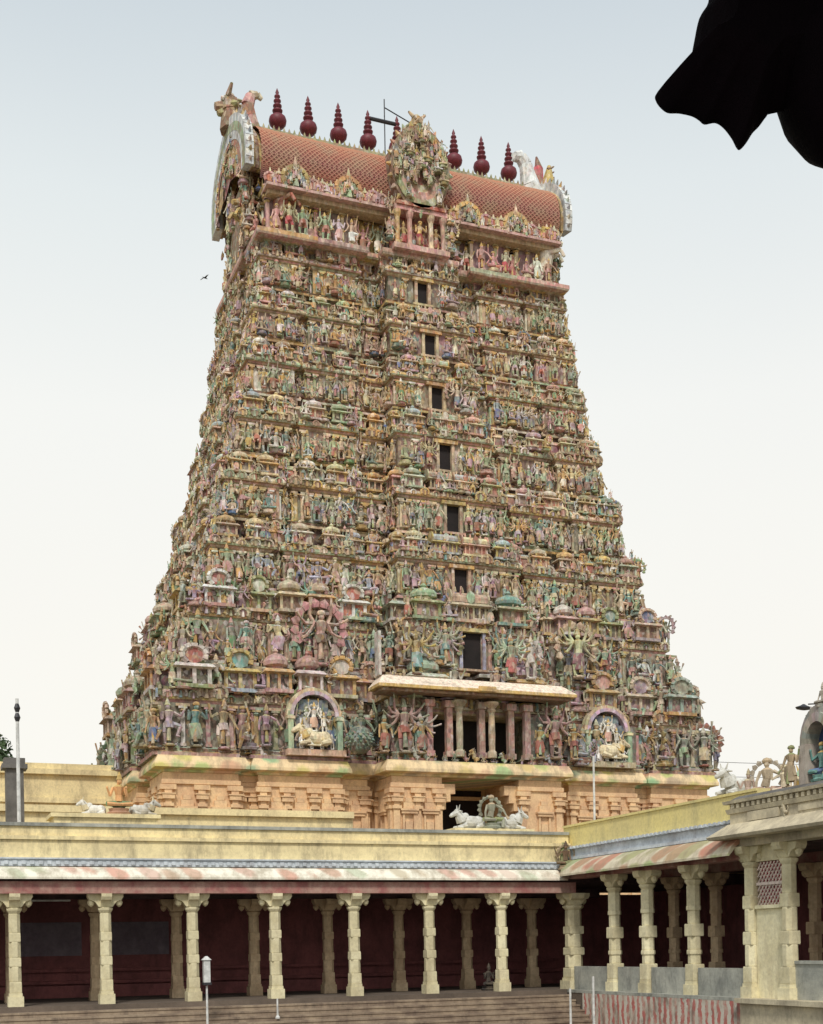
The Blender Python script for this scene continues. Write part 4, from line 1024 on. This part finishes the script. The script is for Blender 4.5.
def statue(name, T, pos, h, ang, cols, label, group=None, cat='statue', mat='carved'):
    m = MB(); place(m, T, (0,0,0), h, 0, cols)
    o = m.build(name, M[mat]); o.location = pos; o.rotation_euler.z = ang; return tag(o, label, cat, group or {'bull_statue': 'lying bull statues on the roofs', 'seated_statue': 'seated deity statues on the roofs', 'standing_statue': 'standing statues on the pavilion roof'}.get(name))
statue('standing_statue', FIG['stand'][1], (XC-.1,29.2,4.2), 1.25, -PI/2+.4, [SAN, (.38,.3,.2), OLV, SAN], 'weathered standing stucco figure left of the blue niche on the pavilion roof')
statue('standing_statue', FIG['dance'][2], (XC+.5,29.15,4.2), 1.0, -PI/2, [(.4,.34,.26), BRN, SAN, SAN], 'small stucco attendant tucked beside the blue arched niche on the pavilion roof')
statue('seated_statue', FIG['calm'][1], (24.9,33.0,4.3), 1.65, -.7, [(.55,.46,.34), (.5,.34,.26), SAN, (.45,.4,.33)], 'faded haloed deity at the peak of the statue cluster beyond the pavilion roof')
statue('seated_statue', FIG['calm'][0], (24.55,33.5,4.3), 1.2, -.7, [(.55,.42,.36), (.5,.42,.3), CRM, SAN], 'small pinkish seated figure left in the cluster beyond the pavilion roof')
statue('bull_statue', BULL, (25.6,31.9,4.3), 1.1, .5, [PGR, SAN, OCH, CRM], 'pale green stucco bull lying right in the cluster beyond the pavilion roof')
statue('seated_statue', FIG['calm'][2], (25.0,32.3,4.3), 1.3, -.7, [(.56,.48,.36), (.55,.40,.34), CRM, SAN], 'faded cream seated figure between haloed deity and green bull')
statue('bull_statue', BULL, (26.1,36.2,4.9), 1.2, .2, [WHT, WHT, CRM, WHT], 'chalky white stucco bull beyond the far end of the yellow parapet', mat='white_stucco')
# statues on the long roof
zc_ = 4.55
statue('bull_statue', BULL, (5.95,CYW+1.2,zc_), .68, 0, [WHT, WHT, CRM, WHT], 'white lying bull left of the orange deity on the left parapet block')
statue('seated_statue', FIG['calm'][0], (6.72,CYW+1.0,zc_), 1.55, 0, [(.80,.42,.18), GRN, OCH, (.55,.3,.2)], 'orange seated deity with green cloth between two white bulls on left parapet block')
statue('bull_statue', BULL, (7.5,CYW+1.2,zc_), .75, PI, [WHT, PBL, CRM, WHT], 'white lying bull right of the orange deity on the left parapet block')
zc_ = 4.16
m = MB(); m.box((18.5,CYW+.45,2.95),(21.7,CYW+1.6,4.3)); pa(m, 'parapet_block', M['yellow'], colA)
statue('bull_statue', BULL, (19.4,CYW+1.0,4.3), .98, 0, [WHT, WHT, CRM, WHT], 'white lying bull left of the grey green deity before the tower gate', mat='white_stucco')
statue('seated_statue', FIG['calm'][1], (20.12,CYW+.75,4.3), 1.5, 0, [(.34,.34,.26), OLV, SAN, (.3,.32,.25)], 'grey green seated deity between two white bulls in front of the tower gate')
statue('bull_statue', BULL, (20.9,CYW+1.0,4.3), .98, PI, [WHT, WHT, CRM, WHT], 'white lying bull right of the grey green deity before the tower gate', mat='white_stucco')

# ------------------------------------------------------------------ high enclosure wall beyond, poles, trees
wl = empty('enclosure_wall', (0, 76, -4), label='high faded yellow enclosure wall running from the left into the tower side', cat='wall', group='enclosure walls')
m = MB(); m.box((-60,75.5,-4),(12.4,77,8.6)); m.box((-60,75.35,8.602),(12.4,77.1,8.9)); m.box((-60,75.45,8.902),(12.4,77,10.2)); pa(m, 'wall_body', M['yellow'], wl)
m = MB(); m.box((-60,75.2,10.202),(12.4,77.2,10.5)); m.box((-60,75.5,10.502),(12.4,76.9,10.85)); pa(m, 'coping', M['yellow'], wl)
m = MB()
for k in range(14): m.box((-40+k*3.7,75.38,7.0),(-39.8+k*3.7,75.495,7.2))
pa(m, 'putlog_shade_block', M['darkstone'], wl)  # raised dark blocks stand in for the shade of putlog holes
wr = empty('enclosure_wall', (60, 76, -4), label='high faded yellow enclosure wall continuing behind the right side of the tower', cat='wall', group='enclosure walls')
m = MB(); m.box((44.8,75.5,-4),(110,77,9.0)); m.box((44.8,75.3,9.002),(110,77.2,9.4)); pa(m, 'wall_body', M['yellow'], wr)
mw = MB(); mw.box((-16,58,-4),(20,58.5,6.2)); mw.box((-16,57.8,6.202),(20,58.6,6.5)); rw = mw.build('roof_wall', M['yellow']); tag(rw, 'low yellow rear roof wall behind the long colonnade below the tower', 'wall')

def pole(name, x, y, z0_, z1_, r, mat, label, cat, group=None, extras=()):
    e = empty(name, (x, y, z0_), label=label, cat=cat, group=group or {'rail_post': 'white rail posts on the steps'}.get(name))
    m = MB(); m.tube((0,0,0),(0,0,z1_-z0_),r,r*.8,n=10); m.build('shaft', M[mat], e)
    m = MB(); m.lathe([(r*2.2,0),(r*2.2,.05),(r*1.2,.1)],(0,0,0),10); m.build('foot', M[mat], e)
    for nm, mm, mt in extras: mm.build(nm, M[mt], e)
    return e
ex = MB(); ex.lathe([(.05,4.5),(.1,4.65),(.05,4.8),(.1,4.95),(.05,5.1),(.03,5.25)],(0,0,0),8)
pole('roof_mast', 3.55, CYW+.9, 2.95, 8.2, .065, 'white_paint', 'tall white mast with dark ornamented tip standing on the left roof', 'pole', extras=[('finial', ex, 'black_metal')])
pl = empty('roof_pillar', (3.55, CYW+2.5, 2.95), label='dark stone pillar directly behind the white roof mast', cat='pillar')
m = MB(); m.box((-.28,-.28,0),(.28,.28,3.2)); m.build('shaft', M['darkstone'], pl)
m = MB(); m.box((-.4,-.4,3.2),(.4,.4,3.35)); m.box((-.33,-.33,3.352),(.33,.33,3.55)); m.build('capital', M['darkstone'], pl)
m = MB(); m.box((-.42,-.42,0),(.42,.42,.75)); m.build('base', M['yellow'], pl)
pole('roof_pole', 25.65, CYW+2.94, 2.95, 7.5, .05, 'white_paint', 'thin white pole on the roof in front of the right half of the tower', 'pole')
# lamp post and rail posts on the steps
lx = MB(); lx.box((-.10,-.10,1.5),(.10,.10,2.2)); lb_ = MB(); lb_.rings([[(-.14,-.14,2.201),(.14,-.14,2.201),(.14,.14,2.201),(-.14,.14,2.201)],[(-.03,-.03,2.32),(.03,-.03,2.32),(.03,.03,2.32),(-.03,.03,2.32)]]); lc = MB(); lc.box((-.13,-.13,1.42),(.13,.13,1.498))
pole('lamp_post', 8.86, 40.0, -2.45, -1.05, .04, 'white_paint', 'slim white lamp post with box lantern in front of the third column', 'lamp', extras=[('lantern', lx, 'white_paint'), ('cap', lb_, 'white_paint'), ('collar', lc, 'black_metal')])
pole('rail_post', 11.3, 40.6, -2.2, -1.55, .035, 'white_paint', 'short white rail post standing alone on the steps left of centre', 'post')
pole('rail_post', 20.95, 38.6, -2.9, -1.45, .045, 'white_paint', 'shorter white post at the right end of the steps', 'post')
pole('rail_post', 21.5, 38.0, -2.9, -1.05, .05, 'white_paint', 'taller white post beside the striped plinth at the right end of the steps', 'post')

# steps, platforms, tank, ground
for k in range(9):
    m = MB(); y1_ = 41.72-.32*k; zt_ = ZF-.17*(k+1)
    if k == 0: pass
    m.box((XL-10, y1_-.32, -4.05), (XC-.43, y1_, zt_)); m.box((XL-10,y1_-.35,zt_-.06),(XC-.43,y1_-.321,zt_+.002))
    o = m.build('step', M['steps']); o['kind'] = 'structure'
m = MB(); m.box((XL-10,41.73,-4.05),(XC-.43,YB+.4,ZF-.002)); o = m.build('platform', M['paving']); o['kind'] = 'structure'
m = MB(); m.box((XC-.4,20,-4.05),(XC+9,YB+.5,ZF-.004)); o = m.build('platform', M['paving']); o['kind'] = 'structure'
m = MB(); S_ = 900; m.add([(-S_,-S_,-4.06),(S_,-S_,-4.06),(S_,S_*1.5,-4.06),(-S_,S_*1.5,-4.06)],[(0,1,2,3)],(.3,.3,.3)); o = m.build('ground', M['plain_dirt']); o['kind'] = 'structure'
m = MB(); m.add([(-30,6,-3.95),(20,6,-3.95),(20,36.5,-3.95),(-30,36.5,-3.95)],[(0,1,2,3)],(.1,.1,.1)); o = m.build('tank_water', M['water']); o['kind'] = 'structure'

# small dark stools in the hall near the corner
st_ = empty('stool', (20.75, 43.6, ZF), label='small dark stool with slim legs between the last column and the corner', cat='stool')
m = MB(); m.box((-.28,-.2,.42),(.28,.2,.5)); m.build('seat', M['black_metal'], st_)
for sx_ in (-1, 1):
    for sy_ in (-1, 1): m = MB(); m.tube((sx_*.24,sy_*.16,.42),(sx_*.26,sy_*.18,0),.025,.02); m.build('leg', M['black_metal'], st_)
m = MB(); place(m, FIG['calm'][0], (20.15,43.4,ZF), 1.1, .2, [(.03,.03,.035)]*4)
o = m.build('small_idol', M['carved']); tag(o, 'small blackened idol on the hall floor left of the dark stool', 'statue')
cc_ = o.data.vertices
# bring its origin to its foot
import mathutils
o.data.transform(mathutils.Matrix.Translation((-20.15,-43.4,-ZF))); o.location = (20.15,43.4,ZF)

# trees
def tree(name, x, y, z0_, hgt, rad, label, leaves=5200, ls=.22, seed=3):
    r = random.Random(seed); e = empty(name, (x, y, z0_), label=label, cat='tree')
    m = MB(); m.tube((0,0,0),(.3,0,hgt*.5),.4,.28,n=9); tips = []
    for k in range(9):
        a = k*2.4; z = hgt*(.42+.03*k); q = (rad*.6*math.cos(a), rad*.6*math.sin(a), z+hgt*.22); m.tube((.3,0,hgt*.42),q,.18,.06,n=6); tips.append(q)
    m.build('trunk', M['bark'], e)
    V = []; F = []; C = []; cl = []
    for k in range(34):
        a = r.uniform(0,2*PI); rr = rad*math.sqrt(r.random()); zz_ = hgt*(.55+.42*r.random()*(1-.5*(rr/rad)**2)); cl.append((rr*math.cos(a), rr*math.sin(a), zz_, r.uniform(.5,1.1)*rad*.32))
    for i in range(leaves):
        c = r.choice(cl); d = np.array([r.gauss(0,1) for _ in range(3)]); d /= np.linalg.norm(d); p = np.array(c[:3])+d*c[3]*r.uniform(.5,1.05)
        u = np.array([r.gauss(0,1) for _ in range(3)]); u /= np.linalg.norm(u); w = np.cross(u, d); w /= (np.linalg.norm(w)+1e-6)
        s_ = ls*r.uniform(.6,1.3); n_ = len(V); V += [p-u*s_, p+w*s_*.5, p+u*s_, p-w*s_*.5]; F.append((n_,n_+1,n_+2,n_+3)); g = r.uniform(.5,1.3); C.append((.06*g,.10*g,.04*g))
    m = MB(); m.add(V, F, C); m.build('crown', M['leafc'], e)
M['leafc'] = mat_painted('foliage', (.03,.04,.02), .3, .5, .2)
tree('leafy_tree', 5.9, 88, -4, 19.2, 2.7, 'dark green leafy tree top rising over the enclosure wall at far left', seed=5)

# thin overhead cables in the right hand sky
for k, (zz1, zz2, lab) in enumerate(((12.2,11.6,'upper of two faint overhead cables right of the tower foot'),(11.2,10.9,'lower of two faint overhead cables right of the tower foot'))):
    m = MB(); A = np.array((44.5,73.0,zz1)); B = np.array((70.0,62.0,zz2)); n_ = 16; pt = [A+(B-A)*t/n_-np.array((0,0,1.0))*4*(t/n_)*(1-t/n_)*.5 for t in range(n_+1)]
    for p, q in zip(pt, pt[1:]): m.tube(p, q, .016, .016, n=4)
    tag(m.build('overhead_cable', M['black_metal']), lab, 'cable', 'overhead cables')
# birds
def bird(p, s, a, label):
    e = MB()
    e.rings([[(-.5,0,0),(-.5,.01,0),(-.5,0,.01)],[(-.1,-.09,-.05),(-.1,.09,-.05),(-.1,0,.09)],[(.3,-.06,-.03),(.3,.06,-.03),(.3,0,.07)],[(.5,-.01,0),(.5,.01,0),(.5,0,.02)]])
    for q in (-1, 1): e.add([(-.15,0,.03),(.2,0,.03),(.12,q*.55,.2),(-.05,q*.55,.2),(-.12,q*1.0,.06),(-.02,q*1.0,.06)],[(0,1,2,3),(3,2,5,4)],(.1,.1,.1))
    e.V = [v*s for v in e.V]
    o = e.build('bird', M['black_metal']); o.location = p; o.rotation_euler.z = a; return tag(o, label, 'bird', 'birds in the sky')
bird((11.34,49.27,26.08), .27, .4, 'tiny dark bird gliding in the white sky left of the tower crown')
sl = empty('street_lamp', (40.0, 44.6, -4), label='small dark lamp head on a long thin arm above the pavilion roof', cat='lamp')
m = MB(); m.tube((40,44.6,-4),(40,44.6,10.5),.1,.06,n=8); pa(m, 'pole', M['black_metal'], sl)
m = MB(); m.tube((40,44.6,10.4),(36.1,44.95,10.1),.045,.03,n=6); pa(m, 'arm', M['black_metal'], sl)
m = MB(); m.lathe([(.05,.12),(.16,.06),(.42,-.02),(.36,-.10),(.1,-.14)],(35.9,45,9.98),12,(.5,.5,.5),0,.5); pa(m, 'lamp_head', M['black_metal'], sl)


# dark carved bracket of the building the viewer stands in, hanging into the upper right corner
YAW = .3756
def cam_side(lat, dep_, z=0): return (math.cos(YAW)*lat+math.sin(YAW)*dep_, -math.sin(YAW)*lat+math.cos(YAW)*dep_, z)
gal = empty('stone_bracket', cam_side(1.9, 3.0, ZF), -YAW, label='near black carved stone bracket with pointed tip hanging into the upper right corner', cat='bracket')
pr = [(0.72,2.45),(0.700,2.262),(0.698,2.202),(0.676,2.164),(0.663,2.109),(0.652,2.06),(0.635,2.022),(0.611,2.005),(0.592,1.997),(0.575,1.992),(0.57,1.981),(0.578,1.965),(0.597,1.949),(0.624,1.947),(0.654,1.94),(0.671,1.93),(0.684,1.92),(0.709,1.923),(0.728,1.911),(0.747,1.886),(0.758,1.864),(0.766,1.859),(0.78,1.873),(0.796,1.897),(0.812,1.913),(0.829,1.935),(0.842,1.943),(0.95,1.96),(1.15,1.99),(1.75,2.0),(1.75,2.45)]
pr = [(x-.0365-1.9+.067, z-ZF-.018) for x, z in pr]
def catmull(P, k=4):
    out = []
    for i in range(len(P)):
        a, b, c, d = (np.array(P[(i+j) % len(P)]) for j in (-1,0,1,2))
        if i > len(P)-5 or i < 1: out.append(tuple(b)); continue
        for q in range(k):
            t = q/k; out.append(tuple(.5*((2*b)+(c-a)*t+(2*a-5*b+4*c-d)*t*t+(3*b-a-3*c+d)*t**3)))
    return out
pr = catmull(pr)
cxp = sum(p[0] for p in pr)/len(pr); czp = sum(p[1] for p in pr)/len(pr)
def shrink(k):
    return [(x+(.86-.0365-1.9+.067-x)*k, z+(2.18-ZF-z)*k) for x, z in pr]
m = MB(); m.rings([[(x, y_, z) for x, z in shrink(k)] for y_, k in ((-.10,.42),(-.08,.30),(-.05,.16),(-.025,.06),(-.008,.01),(.0,0),(.008,.01),(.025,.06),(.05,.16),(.08,.30),(.10,.42))])
m.build('bracket_arm', M['shade_stone'], gal)
m = MB(); m.lathe([(.01,-.20),(.05,-.185),(.095,-.15),(.135,-.09),(.155,-.02),(.155,.05),(.13,.12),(.10,.2)],(1.075-.0365-1.9,.0,2.00-ZF),28)
m.build('hanging_bud', M['shade_stone'], gal, smooth=True)
m = MB(); m.box((-.16,-.17,.35),(.2,.17,4.05)); m.box((-.24,-.24,0),(.28,.24,.34)); m.build('pillar', M['shade_stone'], gal)
m = MB(); m.box((-1.3,-.2,4.052),(3,.12,4.3)); m.box((-1.9,-1.8,4.302),(3.4,.3,4.45)); m.build('beam', M['shade_stone'], gal)
m = MB(); m.box((-9,-4,-4.05),(10,3.6,ZF-.004)); o = m.build('platform', M['paving']); o['kind'] = 'structure'

# ------------------------------------------------------------------ camera, sky, sun
sc = bpy.context.scene
cam = bpy.data.cameras.new('camera'); co = bpy.data.objects.new('camera', cam); col.objects.link(co); sc.camera = co
cam.sensor_fit = 'VERTICAL'; cam.sensor_height = 36; cam.lens = 1292.0562/1024*36; cam.shift_y = (948.346-512)/1024
cam.clip_start = .05; cam.clip_end = 5000
co.matrix_world = mathutils.Matrix.Rotation(-YAW, 4, 'Z') @ mathutils.Matrix.Rotation(PI/2, 4, 'X') @ mathutils.Matrix.Rotation(-.018, 4, 'Z')
w = bpy.data.worlds.new('World'); sc.world = w; w.use_nodes = True; nt = w.node_tree; N = nt.nodes; L = nt.links
bg = N['Background']
tc = N.new('ShaderNodeTexCoord'); sx = N.new('ShaderNodeSeparateXYZ'); L.new(tc.outputs['Generated'], sx.inputs[0])
cr_ = ramp(nt, sx.outputs['Z'], [(0,(.36,.34,.31)),(.004,(1.0,.97,.89)),(.22,(.99,.965,.90)),(.38,(.94,.945,.915)),(.50,(.80,.85,.86)),(.60,(.63,.70,.75)),(1,(.50,.56,.64))])
nz = N.new('ShaderNodeTexNoise'); nz.inputs['Scale'].default_value = 1.3; nz.inputs['Detail'].default_value = 3
L.new(tc.outputs['Generated'], nz.inputs['Vector'])
cl = mix(nt, cr_, ramp(nt, nz.outputs['Fac'], [(.3,(.97,.975,.985)),(.7,(1.03,1.03,1.02))]), 1.0, 'MULTIPLY')
sky = N.new('ShaderNodeTexSky'); sky.sky_type = 'NISHITA'; sky.sun_disc = False
SE, SR = math.radians(48), math.radians(205)
sky.sun_elevation = SE; sky.sun_rotation = SR
sk = mix(nt, sky.outputs['Color'], (.1,.1,.1), 1.0, 'MULTIPLY')
L.new(mix(nt, cl, sk, .06), bg.inputs['Color']); bg.inputs['Strength'].default_value = 1.0
sun = bpy.data.lights.new('sun', 'SUN'); so = bpy.data.objects.new('sun', sun); col.objects.link(so)
sun.energy = 2.5; sun.angle = math.radians(10); sun.color = (1, .95, .86)
d = mathutils.Vector((math.cos(SE)*math.sin(SR), math.cos(SE)*math.cos(SR), math.sin(SE)))   # towards the sun
so.rotation_euler = d.to_track_quat('Z', 'Y').to_euler()
so.location = (0, 0, 60)
sc.view_settings.view_transform = 'Standard'; sc.view_settings.look = 'None'; sc.view_settings.exposure = 0
